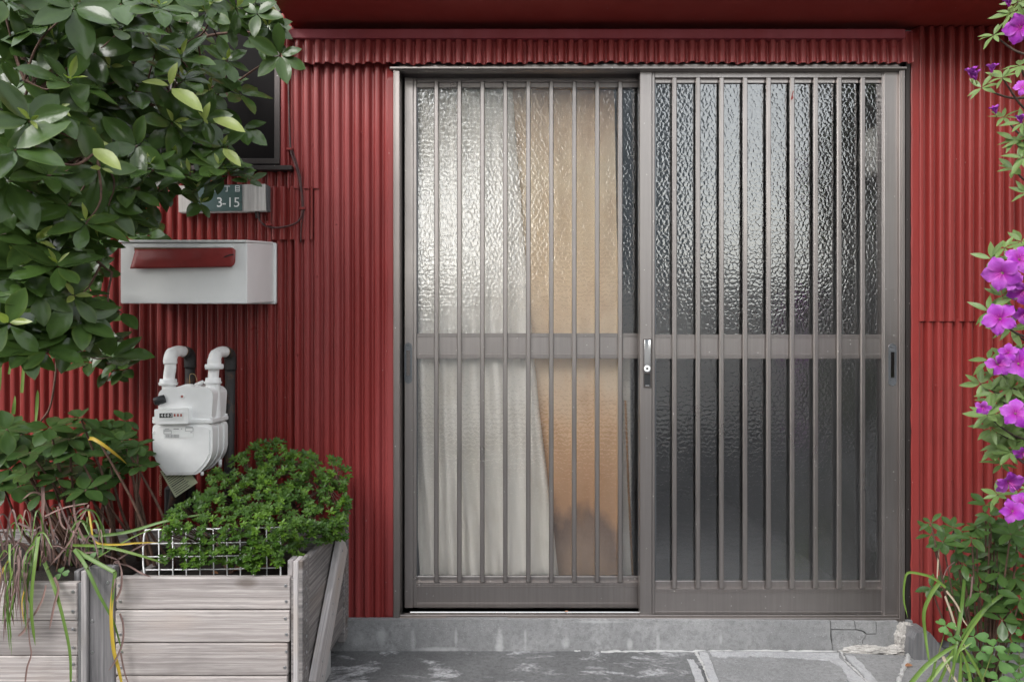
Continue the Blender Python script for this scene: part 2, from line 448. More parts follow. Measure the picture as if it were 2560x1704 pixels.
def pebbled_glass():
    t = NT('pebbled_glass')
    # pressed hexagonal dimples: squared distance to the nearest centre of a staggered, slightly disturbed lattice
    CELL = 0.0182
    g = t.n('ShaderNodeNewGeometry'); sx = t.n('ShaderNodeSeparateXYZ'); t.l(g.outputs['Position'], sx.inputs[0])
    def jit(off):
        mp = t.coord('World'); mp.inputs['Location'].default_value = (off, off*0.7, 0)
        return t.math('MULTIPLY', t.math('SUBTRACT', t.noise(mp, 42, 2, 0.6).outputs[0], 0.5), 1.9)
    u = t.math('ADD', t.math('DIVIDE', sx.outputs[0], CELL), jit(0.0))
    w = t.math('ADD', t.math('DIVIDE', sx.outputs[2], CELL*1.05), jit(7.3))
    def cell(du, dw):
        a_ = t.math('SUBTRACT', t.math('FLOORED_MODULO', t.math('ADD', u, 50+du), 1.0), 0.5)
        b_ = t.math('SUBTRACT', t.math('FLOORED_MODULO', t.math('ADD', w, 86.6+dw), 1.7320508), 0.8660254)
        return t.math('ADD', t.math('MULTIPLY', a_, a_), t.math('MULTIPLY', b_, b_))
    d2 = t.math('MINIMUM', cell(0.0, 0.0), cell(0.5, 0.8660254))
    h2 = t.math('ADD', t.math('MULTIPLY', d2, -1.0), t.math('MULTIPLY', t.noise(t.coord('World'), 17, 3).outputs[0], 0.75))
    nb = t.bump(h2, 1.0, 0.00088)
    t.t.nodes.remove(t.b)
    gl = t.n('ShaderNodeBsdfGlossy', Roughness=0.075, Color=(0.97, 0.98, 1.0, 1)); t.l(nb, gl.inputs['Normal'])
    tr = t.n('ShaderNodeBsdfTransparent', Color=(0.975, 0.97, 0.96, 1))
    rf = t.n('ShaderNodeBsdfRefraction', Roughness=0.10, IOR=1.30, Color=(0.97, 0.97, 0.965, 1)); t.l(nb, rf.inputs['Normal'])
    m1 = t.n('ShaderNodeMixShader'); m1.inputs[0].default_value = 0.42; t.l(tr, m1.inputs[1]); t.l(rf, m1.inputs[2])
    fr = t.n('ShaderNodeFresnel', IOR=2.5); t.l(nb, fr.inputs['Normal'])
    m2 = t.n('ShaderNodeMixShader'); t.l(t.math('MINIMUM', fr.outputs[0], 0.6), m2.inputs[0]); t.l(m1, m2.inputs[1]); t.l(gl, m2.inputs[2])
    t.l(m2, t.out.inputs['Surface'])
    b = NT('glass_back')          # the smooth inner face of the pane
    b.t.nodes.remove(b.b); b.l(b.n('ShaderNodeBsdfTransparent', Color=(0.99, 0.985, 0.98, 1)), b.out.inputs['Surface'])
pebbled_glass()

def curtain_mats():
    t = NT('curtain_cloth'); g = t.n('ShaderNodeNewGeometry'); sx = t.n('ShaderNodeSeparateXYZ'); t.l(g.outputs['Position'], sx.inputs[0])
    co = t.coord('World', (7, 7, 0.6)); a = t.noise(co, 2.2, 5, 0.6); b = t.noise(t.coord('World'), 5, 5)
    c = t.mix(t.ramp(a, (0.35, 0.0), (0.7, 1.0)), (0.85, 0.825, 0.77), (0.95, 0.93, 0.89))
    c = t.mix(t.math('MULTIPLY', t.ramp(b, (0.45, 0.0), (0.75, 1.0)), 0.35), c, (0.52, 0.46, 0.36))
    t.set(Base_Color=c, Roughness=0.9, Specular_IOR_Level=0.1, Normal=t.bump(t.noise(t.coord('World', (30, 30, 3)), 3, 4), 0.5, 0.004))
    t = NT('stained_board'); g = t.n('ShaderNodeNewGeometry'); sx = t.n('ShaderNodeSeparateXYZ'); t.l(g.outputs['Position'], sx.inputs[0])
    b = t.noise(t.coord('World', (3, 3, 1.5)), 1.6, 6, 0.62)
    zz = t.math('ADD', sx.outputs[2], t.math('MULTIPLY', t.math('SUBTRACT', b.outputs[0], 0.5), 0.5))
    rp = t.ramp(t.math('DIVIDE', zz, 2.0), (0.11, (0.50, 0.37, 0.28)), (0.17, (0.31, 0.22, 0.17)), (0.212, (0.74, 0.46, 0.27)), (0.36, (0.91, 0.64, 0.40)),
                (0.45, (0.97, 0.80, 0.60)), (0.62, (0.96, 0.76, 0.52)), (0.80, (0.97, 0.83, 0.62)), (0.95, (0.96, 0.74, 0.55)))
    bl_ = t.noise(t.coord('World', (5, 5, 3)), 1.5, 5, 0.6)
    rp = t.mix(t.math('MULTIPLY', t.ramp(bl_, (0.48, 0.0), (0.68, 1.0)), 0.40), rp, (0.62, 0.37, 0.18))
    t.set(Base_Color=rp, Roughness=0.9, Specular_IOR_Level=0.1, Normal=t.bump(t.noise(t.coord('World'), 40, 4), 0.3, 0.003))
curtain_mats()

def leaf_mat(name, dark, mid, edge, rough=0.32, spec=0.5, edge_amt=0.5, trans=0.12):
    """random per leaf: object random for single leaves, the 'rnd' attribute in the joined ones; 'edge' marks the leaf margin"""
    t = NT(name)
    at = t.n('ShaderNodeAttribute'); at.attribute_name = 'rnd'
    ae = t.n('ShaderNodeAttribute'); ae.attribute_name = 'edge'
    am = t.n('ShaderNodeAttribute'); am.attribute_name = 'rib'
    oi = t.n('ShaderNodeObjectInfo')
    r = t.math('FRACT', t.math('ADD', at.outputs['Fac'], oi.outputs['Random']))
    r2 = t.math('FRACT', t.math('MULTIPLY', r, 7.31))
    c = t.mix(t.ramp(r, (0.0, 0.0), (0.62, 0.35), (0.80, 0.75), (1.0, 1.0)), dark, mid)
    nz = t.noise(t.coord('World'), 55, 3)
    e = t.math('MULTIPLY', t.ramp(t.math('ADD', ae.outputs['Fac'], t.math('MULTIPLY', t.math('SUBTRACT', nz.outputs[0], 0.5), 0.7)), (0.62, 0.0), (1.0, 1.0)),
               t.math('MULTIPLY', t.ramp(r2, (0.35, 0.0), (0.9, 1.0)), edge_amt))
    c = t.mix(e, c, edge)
    c = t.mix(t.math('MULTIPLY', am.outputs['Fac'], 0.35), c, tuple(min(1, v*1.35+0.02) for v in mid))
    c = t.mix(t.math('MULTIPLY', t.ramp(nz, (0.55, 0.0), (0.8, 1.0)), 0.3), c, tuple(v*0.7 for v in dark))
    bf = t.n('ShaderNodeNewGeometry')
    c = t.mix(t.math('MULTIPLY', bf.outputs['Backfacing'], 0.55), c, tuple(min(1, v*1.1+0.02) for v in mid))
    t.set(Base_Color=c, Roughness=t.ramp(r2, (0.0, rough), (1.0, rough+0.16)), Specular_IOR_Level=spec, Normal=t.bump(t.noise(t.coord('World'), 140, 3), 0.22, 0.0012))
    tl = t.n('ShaderNodeBsdfTranslucent'); t.l(t.mix(1.0, c, (1.3, 1.5, 0.7), 'MULTIPLY'), tl.inputs['Color'])
    ms = t.n('ShaderNodeMixShader'); ms.inputs[0].default_value = trans
    t.l(t.b, ms.inputs[1]); t.l(tl, ms.inputs[2]); t.l(ms, t.out.inputs['Surface'])
    return t.m
leaf_mat('leaf_glossy', (0.0055, 0.019, 0.003), (0.034, 0.074, 0.0075), (0.14, 0.18, 0.02), 0.15, spec=0.34)
leaf_mat('leaf_young', (0.13, 0.19, 0.035), (0.22, 0.27, 0.06), (0.30, 0.30, 0.08), 0.30, trans=0.25)
leaf_mat('leaf_broad', (0.009, 0.027, 0.006), (0.034, 0.078, 0.011), (0.13, 0.18, 0.02), 0.18, spec=0.26)
leaf_mat('leaf_small', (0.016, 0.050, 0.006), (0.080, 0.160, 0.012), (0.11, 0.20, 0.02), 0.36, spec=0.3, edge_amt=0.2)
leaf_mat('leaf_azalea', (0.050, 0.098, 0.024), (0.125, 0.200, 0.050), (0.24, 0.30, 0.12), 0.42, edge_amt=0.3, trans=0.2)
leaf_mat('leaf_clover', (0.060, 0.140, 0.035), (0.095, 0.195, 0.050), (0.12, 0.22, 0.05), 0.5, edge_amt=0.2, trans=0.2)
leaf_mat('strap_green', (0.060, 0.130, 0.024), (0.130, 0.210, 0.035), (0.16, 0.25, 0.04), 0.36, edge_amt=0.3, trans=0.15)
leaf_mat('strap_yellow', (0.42, 0.30, 0.03), (0.52, 0.34, 0.04), (0.50, 0.22, 0.03), 0.45, edge_amt=0.5, trans=0.15)
leaf_mat('strap_dead', (0.085, 0.052, 0.052), (0.26, 0.160, 0.140), (0.40, 0.27, 0.22), 0.6, edge_amt=0.4, trans=0.1)
leaf_mat('strap_pale', (0.40, 0.33, 0.24), (0.52, 0.44, 0.34), (0.5, 0.42, 0.3), 0.6, edge_amt=0.2, trans=0.1)
def petal_mat():
    t = NT('petal_magenta')
    ae = t.n('ShaderNodeAttribute'); ae.attribute_name = 'edge'; au = t.n('ShaderNodeAttribute'); au.attribute_name = 'along'
    oi = t.n('ShaderNodeObjectInfo')
    c = t.mix(oi.outputs['Random'], (0.33, 0.030, 0.45), (0.50, 0.12, 0.60))
    vn = t.noise(t.coord('Object', (3, 26, 3)), 2.0, 3)
    c = t.mix(t.math('MULTIPLY', t.ramp(vn, (0.45, 0.0), (0.62, 1.0)), 0.45), c, (0.34, 0.03, 0.38))
    c = t.mix(t.math('MULTIPLY', t.ramp(ae.outputs['Fac'], (0.5, 0.0), (1.0, 1.0)), 0.30), c, (0.68, 0.28, 0.70))
    c = t.mix(t.math('MULTIPLY', t.ramp(au.outputs['Fac'], (0.1, 1.0), (0.6, 0.0)), 0.6), c, (0.45, 0.012, 0.32))
    t.set(Base_Color=c, Roughness=0.55, Specular_IOR_Level=0.25, Normal=t.bump(t.noise(t.coord('World'), 120, 3), 0.3, 0.002))
    tl = t.n('ShaderNodeBsdfTranslucent'); t.l(c, tl.inputs['Color'])
    ms = t.n('ShaderNodeMixShader'); ms.inputs[0].default_value = 0.3
    t.l(t.b, ms.inputs[1]); t.l(tl, ms.inputs[2]); t.l(ms, t.out.inputs['Surface'])
petal_mat()
plain('stamen', (0.62, 0.10, 0.45), 0.5)
def M(n): return MATS[n]

# ================================================================ SETTING
# ---------------------------------------------------------------- ground and pavement
def G(px, py):
    s = CAM_Z / (py - HOR)
    return Vector(((px - 1280.0)*s, -CAM_D + FPX*s, 0.0))

g_ = MB(); g_.box(-60, 60, -80, 20, -0.30, -0.030)
tag(g_.build('ground', M('asphalt')), kind='structure')
pv = MB(); pv.box(-3.2, 3.2, -1.25, 0.06, -0.028, -0.012)
pavement = tag(pv.build('pavement', M('slab_dark')), kind='structure')

YF = -1.25
def extend(line, y=YF):
    a, b = line[-2], line[-1]
    t = (y - b.y)/(b.y - a.y)
    return line + [b + (b - a)*t]
def jitter_line(line, amp, n=7, seed=0):
    rr = random.Random(seed); out = []
    for i in range(len(line)-1):
        for k in range(n):
            p = line[i].lerp(line[i+1], k/n)
            out.append(p + Vector((rr.uniform(-amp, amp), rr.uniform(-amp, amp), 0)) if (i or k) else p)
    out.append(line[-1]); return out
J0 = [Vector((-3.2, -0.05, 0)), Vector((-3.2, YF, 0))]
J1 = extend([G(1739, 1627), G(1749, 1644.5), G(1760, 1668), G(1775, 1704)])
J2 = extend([G(2103, 1630), G(2120, 1658), G(2143, 1678), G(2170, 1704)])
J3 = extend([G(2274, 1636), G(2259, 1672), G(2247, 1704)])
J4 = [Vector((3.2, -0.02, 0)), Vector((3.2, YF, 0))]
def shift(line, dx): return [p + Vector((dx, 0, 0)) for p in line]
def slab(left, right, mat, z, name='paving_slab', thick=0.03, tilt=0.0):
    poly = left + right[::-1]
    m = MB(); t = bmesh.new()
    top = [t.verts.new((p.x, p.y, z + tilt*p.x)) for p in poly]; bot = [t.verts.new((p.x, p.y, z - thick)) for p in poly]
    t.faces.new(top); n = len(poly)
    for i in range(n): t.faces.new((top[i], bot[i], bot[(i+1) % n], top[(i+1) % n]))
    bmesh.ops.triangulate(t, faces=[f for f in t.faces if len(f.verts) > 4])
    bmesh.ops.recalc_face_normals(t, faces=t.faces[:])
    m._merge(t); return m.build(name, mat, pavement)
def joint(a, b, seed, amp=0.0025): return jitter_line(a, amp, 6, seed), jitter_line(b, amp, 6, seed+50)
gl_ = 0.004
l1a, l1b = joint(shift(J1, -gl_), shift(J1, gl_), 1)
l2a, l2b = joint(shift(J2, -gl_), shift(J2, gl_), 2)
l3a, l3b = joint(shift(J3, -gl_*1.3), shift(J3, gl_*1.3), 3)
slab(J0, l1a, M('slab_dark'), 0.0)
slab(l1b, l2a, M('slab_stone'), 0.002)
slab(l2b, l3a, M('slab_stone'), -0.002)
slab(l3b, J4, M('slab_stone'), 0.001)
def bead(line, seed, r=0.006, mat='mortar', name='mortar_joint', z=-0.001):
    rr = random.Random(seed)
    pts = [p + Vector((rr.uniform(-.002, .002), rr.uniform(-.002, .002), z)) for p in jitter_line(line, 0.002, 12, seed)]
    return MB().tube(pts, [r*rr.uniform(0.45, 1.25) for _ in pts], 6).build(name, M(mat), pavement)
bead(J1, 11); bead(J2, 12, 0.0045); bead(J3, 13, 0.009)
foot = [G(1500, 1627), G(1608, 1626), G(1740, 1626), G(1900, 1625), G(2090, 1627)]
bead([p + Vector((0, -0.003, 0)) for p in foot], 15, 0.0055)
bead([G(1436, 1626), G(1452, 1626)], 16, 0.004)
def smear(pts, seed, z):
    rr = random.Random(seed); poly = []
    src = [G(1600+.3396*x, 1400+.3396*y) for x, y in pts]
    for i in range(len(src)):
        a, b = src[i], src[(i+1) % len(src)]
        for k in range(6):
            p = a.lerp(b, k/6); poly.append((p.x + rr.uniform(-.003, .003), p.y + rr.uniform(-.0035, .0035)))
    t = bmesh.new(); top = [t.verts.new((x, y, z)) for x, y in poly]; bot = [t.verts.new((x, y, z-0.01)) for x, y in poly]
    t.faces.new(top); n = len(poly)
    for i in range(n): t.faces.new((top[i], bot[i], bot[(i+1) % n], top[(i+1) % n]))
    bmesh.ops.triangulate(t, faces=[f for f in t.faces if len(f.verts) > 4]); bmesh.ops.recalc_face_normals(t, faces=t.faces[:])
    m = MB(); m._merge(t); return m.build('mortar_smear', M('slab_smear'), pavement)
smear([(352, 735), (392, 735), (455, 830), (500, 960), (450, 1000), (410, 895)], 1, 0.004)
smear([(432, 684), (492, 690), (530, 760), (575, 900), (590, 980), (545, 980), (500, 870), (470, 780)], 2, 0.006)
smear([(520, 684), (1000, 684), (1460, 690), (1470, 735), (1380, 745), (1100, 722), (820, 712), (640, 722), (530, 712)], 3, 0.0055)
smear([(1395, 742), (1470, 730), (1560, 820), (1660, 905), (1700, 960), (1590, 980), (1540, 890), (1480, 790)], 4, 0.0065)
smear([(1512, 706), (1575, 706), (1650, 780), (1745, 890), (1800, 980), (1740, 980), (1640, 840), (1570, 770)], 5, 0.003)

# ---------------------------------------------------------------- concrete step under the door
step = thing('door_step', P(1600, 1625, 0.05), 'low cracked grey concrete step running under the sliding doors', 'step')
DS = 0.05
def zz(x, y): return (X(1600+.3396*x, DS), Z(1400+.3396*y, DS))
MB().box(X(640, DS), X(2290, DS), -0.030, 0.16, -0.02, Z(1556, DS)).build('step_core', M('step_concrete'), step)
top_l = Z(1549, DS)
main_poly = [(X(640, DS), -0.02), (zz(1402, 0)[0], -0.02), zz(1416, 640), zz(1400, 560), zz(1402, 506), zz(1400, 447), (X(1650, DS), Z(1549, DS)), (X(1200, DS), Z(1548, DS)), (X(640, DS), top_l)]
MB().prism(main_poly, -DS, -0.028, 0.003).build('step_face', M('step_concrete'), step)
for fr, dd in (([(1408, 448), (1577, 450), (1584, 505), (1408, 503)], 0.001), ([(1585, 450), (1736, 452), (1739, 537), (1673, 539), (1646, 516), (1591, 505)], -0.001),
           ([(1744, 453), (1900, 450), (1900, 720), (1640, 720), (1640, 594), (1668, 548), (1741, 545)], 0.0), ([(1410, 511), (1588, 513), (1640, 524), (1660, 546), (1634, 590), (1634, 720), (1424, 720)], 0.002)):
    MB().prism([zz(*p) for p in fr], -DS - dd, -0.027, 0.0015).build('step_fragment', M('step_concrete'), step)
def lump(cx, cy, w, h, dep, seed, name='crumbled_mortar'):
    t = bmesh.new(); bmesh.ops.create_icosphere(t, subdivisions=4, radius=1.0)
    c = P(1600+.3396*cx, 1400+.3396*cy, DS)
    for v in t.verts:
        q = v.co*2.2 + Vector((seed, 0, 0))
        n = mnoise.fractal(q*1.5, 0.9, 2.2, 6)
        f = 1 + 0.30*n + 0.12*mnoise.noise(q*9)
        v.co = Vector((v.co.x*w*f, v.co.y*dep*f, v.co.z*h*f)) + c
        v.co.z = max(v.co.z, -0.01)
    m = MB(); m._merge(t); return m.build(name, M('crumbly_mortar'), step)
k_ = .3396*2.35/1776
lump(1950, 560, 75*k_, 105*k_, 0.020, 1.0); lump(1880, 660, 130*k_, 40*k_, 0.018, 4.0); lump(1640, 660, 165*k_, 42*k_, 0.012, 9.0); lump(1990, 640, 45*k_, 70*k_, 0.022, 14.0)

# ---------------------------------------------------------------- red corrugated house wall
PITCH = 0.0335
def profile(u, k=2.2):
    """rounded trapezoid wave, -1..1"""
    return math.tanh(k*(math.sin(2*math.pi*u)+0.28))/math.tanh(k)
def corrugated(name, x0, x1, z0, z1, d0, d1=None, amp=0.0078, phase=0.0, mat='red_paint', parent=None, seed=0, wob=0.0008, ragged=0.0, pitch=PITCH, thick=0.0016, k=2.6):
    d1 = d0 if d1 is None else d1
    rr = random.Random(seed); bm = bmesh.new()
    n = max(8, int((x1-x0)/pitch*12)); rows = max(2, int((z1-z0)/0.07)+1)
    drift = [rr.uniform(-0.05, 0.05) for _ in range(int((x1-x0)/pitch)+4)]
    def dr(u):
        i = int(u); f = u-i
        return drift[i % len(drift)]*(1-f) + drift[(i+1) % len(drift)]*f
    grid = []
    ts = [0.0, 0.0018/(z1-z0)] + [j/(rows-1) for j in range(1, rows-1)] + [1-0.0018/(z1-z0), 1.0]
    for j, t in enumerate(ts):
        z = z0 + (z1-z0)*t; row = []
        for i in range(n+1):
            x = x0 + (x1-x0)*i/n
            u = (x-x0)/pitch
            y = -(d0 + (d1-d0)*t) - amp*profile(u + phase + dr(max(u, 0)), k)
            y += wob*mnoise.noise(Vector((x*9, z*5, seed*3.3)))*2.0
            zz_ = z
            if ragged and j <= 1: zz_ += ragged*mnoise.noise(Vector((x*14, seed, 0))) 
            row.append(bm.verts.new((x, y, zz_)))
        grid.append(row)
    for j in range(len(ts)-1):
        for i in range(n):
            f = bm.faces.new((grid[j][i], grid[j][i+1], grid[j+1][i+1], grid[j+1][i])); f.smooth = True
    m = MB(); m._merge(bm)
    o = m.build(name, M(mat), parent)
    s = o.modifiers.new('thickness', 'SOLIDIFY'); s.thickness = thick; s.offset = -1
    return o

wall = thing('house_wall', (0, 0, 0), 'dark red corrugated metal house wall around the sliding doors', 'wall')
xl, xr = X(983), X(2264)
MB().box(-4.5, xl, 0.012, 3.2, -0.05, 3.4).build('wall_core', M('room_dark'), wall)
MB().box(xr, 5.0, 0.012, 3.2, -0.05, 3.4).build('wall_core', M('room_dark'), wall)
MB().box(xl+0.001, xr-0.001, 0.013, 3.2, Z(176), 3.4).build('wall_core', M('room_dark'), wall)
WB = Z(422)
# left of the door: lower field, right field beside the door, field right of the window
corrugated('corrugated_sheet', -4.0, X(386), 0.02, WB, 0.006, seed=1, parent=wall, wob=0.0012)
corrugated('corrugated_sheet', X(383), X(747), 0.02, WB, 0.0105, phase=0.35, seed=2, parent=wall, wob=0.0012)
corrugated('corrugated_sheet', X(742), X(983), Z(1562), Z(100), 0.0165, phase=0.1, seed=3, mat='red_paint_pale', parent=wall, ragged=0.003, pitch=0.0338)
corrugated('corrugated_sheet', X(692), X(750), Z(430), Z(40), 0.0095, phase=0.55, seed=4, mat='red_paint_pale', parent=wall)
corrugated('corrugated_sheet', X(727), X(803), Z(476), Z(170), 0.0225, phase=0.45, seed=5, mat='red_paint_pale', parent=wall)
corrugated('corrugated_sheet', X(687), X(787), Z(602), Z(470), 0.0190, phase=0.25, seed=6, mat='red_paint', parent=wall)
# apron above the door
corrugated('apron_sheet', X(727), X(1315), Z(173), Z(94), 0.048, 0.040, phase=0.2, seed=7, mat='red_paint_pale', parent=wall, ragged=0.006, amp=0.0080)
corrugated('apron_sheet', X(1309), X(2262), Z(170), Z(94), 0.044, 0.038, phase=0.6, seed=8, mat='red_paint_pale', parent=wall, ragged=0.006, amp=0.0080)
# right of the door
corrugated('corrugated_sheet', X(2280), 4.0, Z(804), Z(74), 0.0170, phase=0.7, seed=9, parent=wall, amp=0.0105)
corrugated('corrugated_sheet', X(2280), 4.0, 0.015, Z(798), 0.0100, phase=0.72, seed=10, parent=wall, amp=0.0105, ragged=0.004)
# flat flashing strips
def wavy_strip(px0, px1, py0, py1, d, mat, seed, name='flashing_strip', amp=0.0025):
    bm = bmesh.new(); rr = random.Random(seed); rows = 46; cols = 5; g = []
    for j in range(rows+1):
        z = Z(py1, d) + (Z(py0, d)-Z(py1, d))*j/rows
        x0 = X(px0, d) + amp*mnoise.noise(Vector((seed, z*16, 0)))*0.8; x1 = X(px1, d)
        g.append([bm.verts.new((x0+(x1-x0)*i/cols, -d - amp*mnoise.noise(Vector((i*1.1+seed, z*24, 0)))*(1.3 if i < 2 else 0.4), z)) for i in range(cols+1)])
    for j in range(rows):
        for i in range(cols):
            f = bm.faces.new((g[j][i], g[j][i+1], g[j+1][i+1], g[j+1][i])); f.smooth = True
    m = MB(); m._merge(bm); o = m.build(name, M(mat), wall)
    s = o.modifiers.new('thickness', 'SOLIDIFY'); s.thickness = 0.003; s.offset = -1
    return o
wavy_strip(2278, 2300, 74, 1612, 0.0250, 'red_paint', 3)
wavy_strip(2263, 2282, 78, 132, 0.030, 'red_batten', 5, amp=0.004)
wavy_strip(967, 984, 172, 1560, 0.0255, 'red_paint_pale', 9, amp=0.001)
MB().box(X(733), X(2262, .055), -0.060, -0.010, Z(95, .06), Z(72, .06), 0.002).build('batten', M('red_batten'), wall)
for px, py in ((865, 85), (893, 86), (1240, 86), (1700, 87), (1771, 89), (1819, 91), (1950, 91), (2040, 90)):
    c = P(px, py, 0.060); MB().disc(c, (0, -1, 0), 0.0028, 0.0016, 8).build('nail_head', M('red_batten'), wall)
# roofing nails in the sheets
rn = random.Random(21)
nail_me = None
for px, py in ((781, 360), (667, 555), (342, 796), (620, 921), (617, 1050), (745, 887), (793, 690), (905, 690), (905, 330), (860, 1180), (880, 1395), (892, 1520),
               (2408, 640), (2500, 640), (2340, 962), (2460, 962), (2380, 1200), (2480, 560), (2330, 240), (2420, 240), (430, 1150), (556, 570), (700, 860), (840, 560)):
    if nail_me is None:
        o = MB().disc(P(px, py, 0.0255), (0, -1, 0), 0.0030, 0.0030, 8, 0.001).build('roofing_nail', M('red_paint'), wall); nail_me = o.data
    else:
        o = bpy.data.objects.new('roofing_nail', nail_me); COL.objects.link(o); o.parent = wall; o.location = P(px, py, 0.0258)

# ---------------------------------------------------------------- overhanging storey above the door
eave = thing('overhang', (1.6, -0.25, Z(72)), 'smooth dark red underside of the overhang above the door', 'overhang')
ex0 = X(733)
MB().box(ex0, 4.5, -0.25, 0.012, Z(72)+0.0005, Z(72)+0.030).build('soffit_board', M('red_soffit'), eave)
MB().box(ex0+0.003, 4.497, -0.247, 0.010, Z(72)+0.031, 3.3).build('upper_wall', M('red_soffit'), eave)

# ---------------------------------------------------------------- dark window upper left
win = thing('window', P(560, 420, 0.02), 'dark brown framed window behind the glossy-leaved shrub', 'window')
MB().box(X(-900), X(690), -0.004, 0.011, Z(408), 2.6).build('window_pane', M('window_dark'), win)
for a, b in ((686, 700), (425, 445)):
    MB().box(X(a, .02), X(b, .02), -0.022, 0.012, Z(411, .02), 2.6, 0.001).build('window_stile', M('bronze_dark'), win)
MB().box(X(-900, .02), X(700, .02), -0.026, 0.012, Z(411, .02), Z(397, .02), 0.001).build('window_rail', M('bronze_dark'), win)
MB().box(X(-900, .045), X(729, .045), -0.045, 0.012, Z(424, .045), Z(413, .045), 0.001).build('window_sill', M('bronze_dark'), win)

# ---------------------------------------------------------------- room behind the glass
MB().box(xl-0.002, xr+0.002, 0.14, 3.1, -0.04, 0.05).build('floor', M('room_dark'))
tag(bpy.data.objects['floor'], kind='structure')
MB().box(xl-0.002, xr+0.002, 3.0, 3.1, 0.05, 2.2).build('wall_back', M('room_dark'))
tag(bpy.data.objects['wall_back'], kind='structure')

# ================================================================ DOOR FRAME AND SLIDING DOORS
frame = thing('door_frame', P(1622, 1549, 0.03), 'bronze aluminium frame holding the two sliding doors', 'door frame')
fd, fb = 0.032, -0.115
pbox(983, 999, 172, 1550, fd, fb, 0.0012, 'jamb', M('bronze_frame'), frame)
pbox(2249, 2263, 170, 1552, fd, fb, 0.0012, 'jamb', M('bronze_frame'), frame)
pbox(2264.5, 2278.5, 132, 1552, 0.020, 0.0, 0.001, 'jamb_trim', M('bronze_dark'), frame)
pbox(983.5, 987, 174, 1549, fd+0.0025, fd-0.001, 0.0008, 'jamb_bead', M('bronze_frame'), frame)
pbox(2255, 2257, 176, 1549, fd+0.0025, fd-0.001, 0.0006, 'jamb_bead', M('bronze_frame'), frame)
MB().box(X(999.2, fd), X(2248.8, fd), -fd, -fb, Z(176.5, fd), Z(160, fd), 0.001).build('head', M('bronze_frame'), frame)
MB().box(X(975, fd), X(2264, fd), -fd-0.010, -fd+0.02, Z(172, fd+.01), Z(166, fd+.01), 0.0015).build('drip_edge', M('bronze_frame'), frame)
MB().box(X(999.2, fd), X(2248.8, fd), -0.005, -fb, Z(186, -.03), Z(176.6, fd)).build('head_track', M('bronze_dark'), frame)
sz1 = Z(1546, fd)
MB().box(X(999.2, fd), X(2248.8, fd), -fd-0.004, -fb, Z(1553, fd), Z(1543, fd), 0.0015).build('sill', M('bronze_frame'), frame)
MB().box(X(999.2, fd), X(2248.8, fd), -fd+0.006, -fd+0.012, Z(1543.4, fd)-0.001, Z(1538, fd), 0.001).build('sill_lip', M('bronze_frame'), frame)
MB().box(X(1024, 0.0), X(1601, 0.0), -0.002, 0.003, Z(1543, fd), Z(1528, 0.0), 0.002).build('track_rail', M('track_metal'), frame)
MB().box(X(1000, 0.0), X(2248, 0.0), 0.014, -fb, Z(1543, fd), Z(1530, -.02)).build('track_bed', M('bronze_dark'), frame)

def ridged_rail(px0, px1, py0, py1, d, depth, name, parent, mat='bronze', band=10.5, n=3):
    """horizontal rail with fine extruded ridges along its top and bottom"""
    zt, zb = Z(py0, d), Z(py1, d); s = (CAM_D-d)/FPX; prof = []
    def ridges(z_hi, z_lo):
        out = []; h = (z_hi-z_lo)/(n*2)
        for i in range(n):
            a = z_hi - 2*i*h
            out += [(0.0022, a), (0.0022, a-h), (0.0, a-h-0.0003), (0.0, a-2*h+0.0003)]
        return out
    prof = ridges(zt, zt-band*s) + [(0.0, zt-band*s-0.001), (0.0, zb+band*s+0.001)] + ridges(zb+band*s, zb)
    bm = bmesh.new(); x0, x1 = X(px0, d), X(px1, d)
    L = [bm.verts.new((x0, -d-o, z)) for o, z in prof]; R = [bm.verts.new((x1, -d-o, z)) for o, z in prof]
    for i in range(len(prof)-1): bm.faces.new((L[i], L[i+1], R[i+1], R[i]))
    back = [bm.verts.new((x, -d+depth, z)) for x, z in ((x0, zt), (x0, zb), (x1, zb), (x1, zt))]
    bm.faces.new(back[::-1]); bm.faces.new((L[0], R[0], back[3], back[0])); bm.faces.new((L[-1], back[1], back[2], R[-1]))
    bm.faces.new(L[::-1] + [back[0], back[1]]); bm.faces.new(R + [back[2], back[3]])
    bmesh.ops.recalc_face_normals(bm, faces=bm.faces[:])
    m = MB(); m._merge(bm); return m.build(name, M(mat), parent)

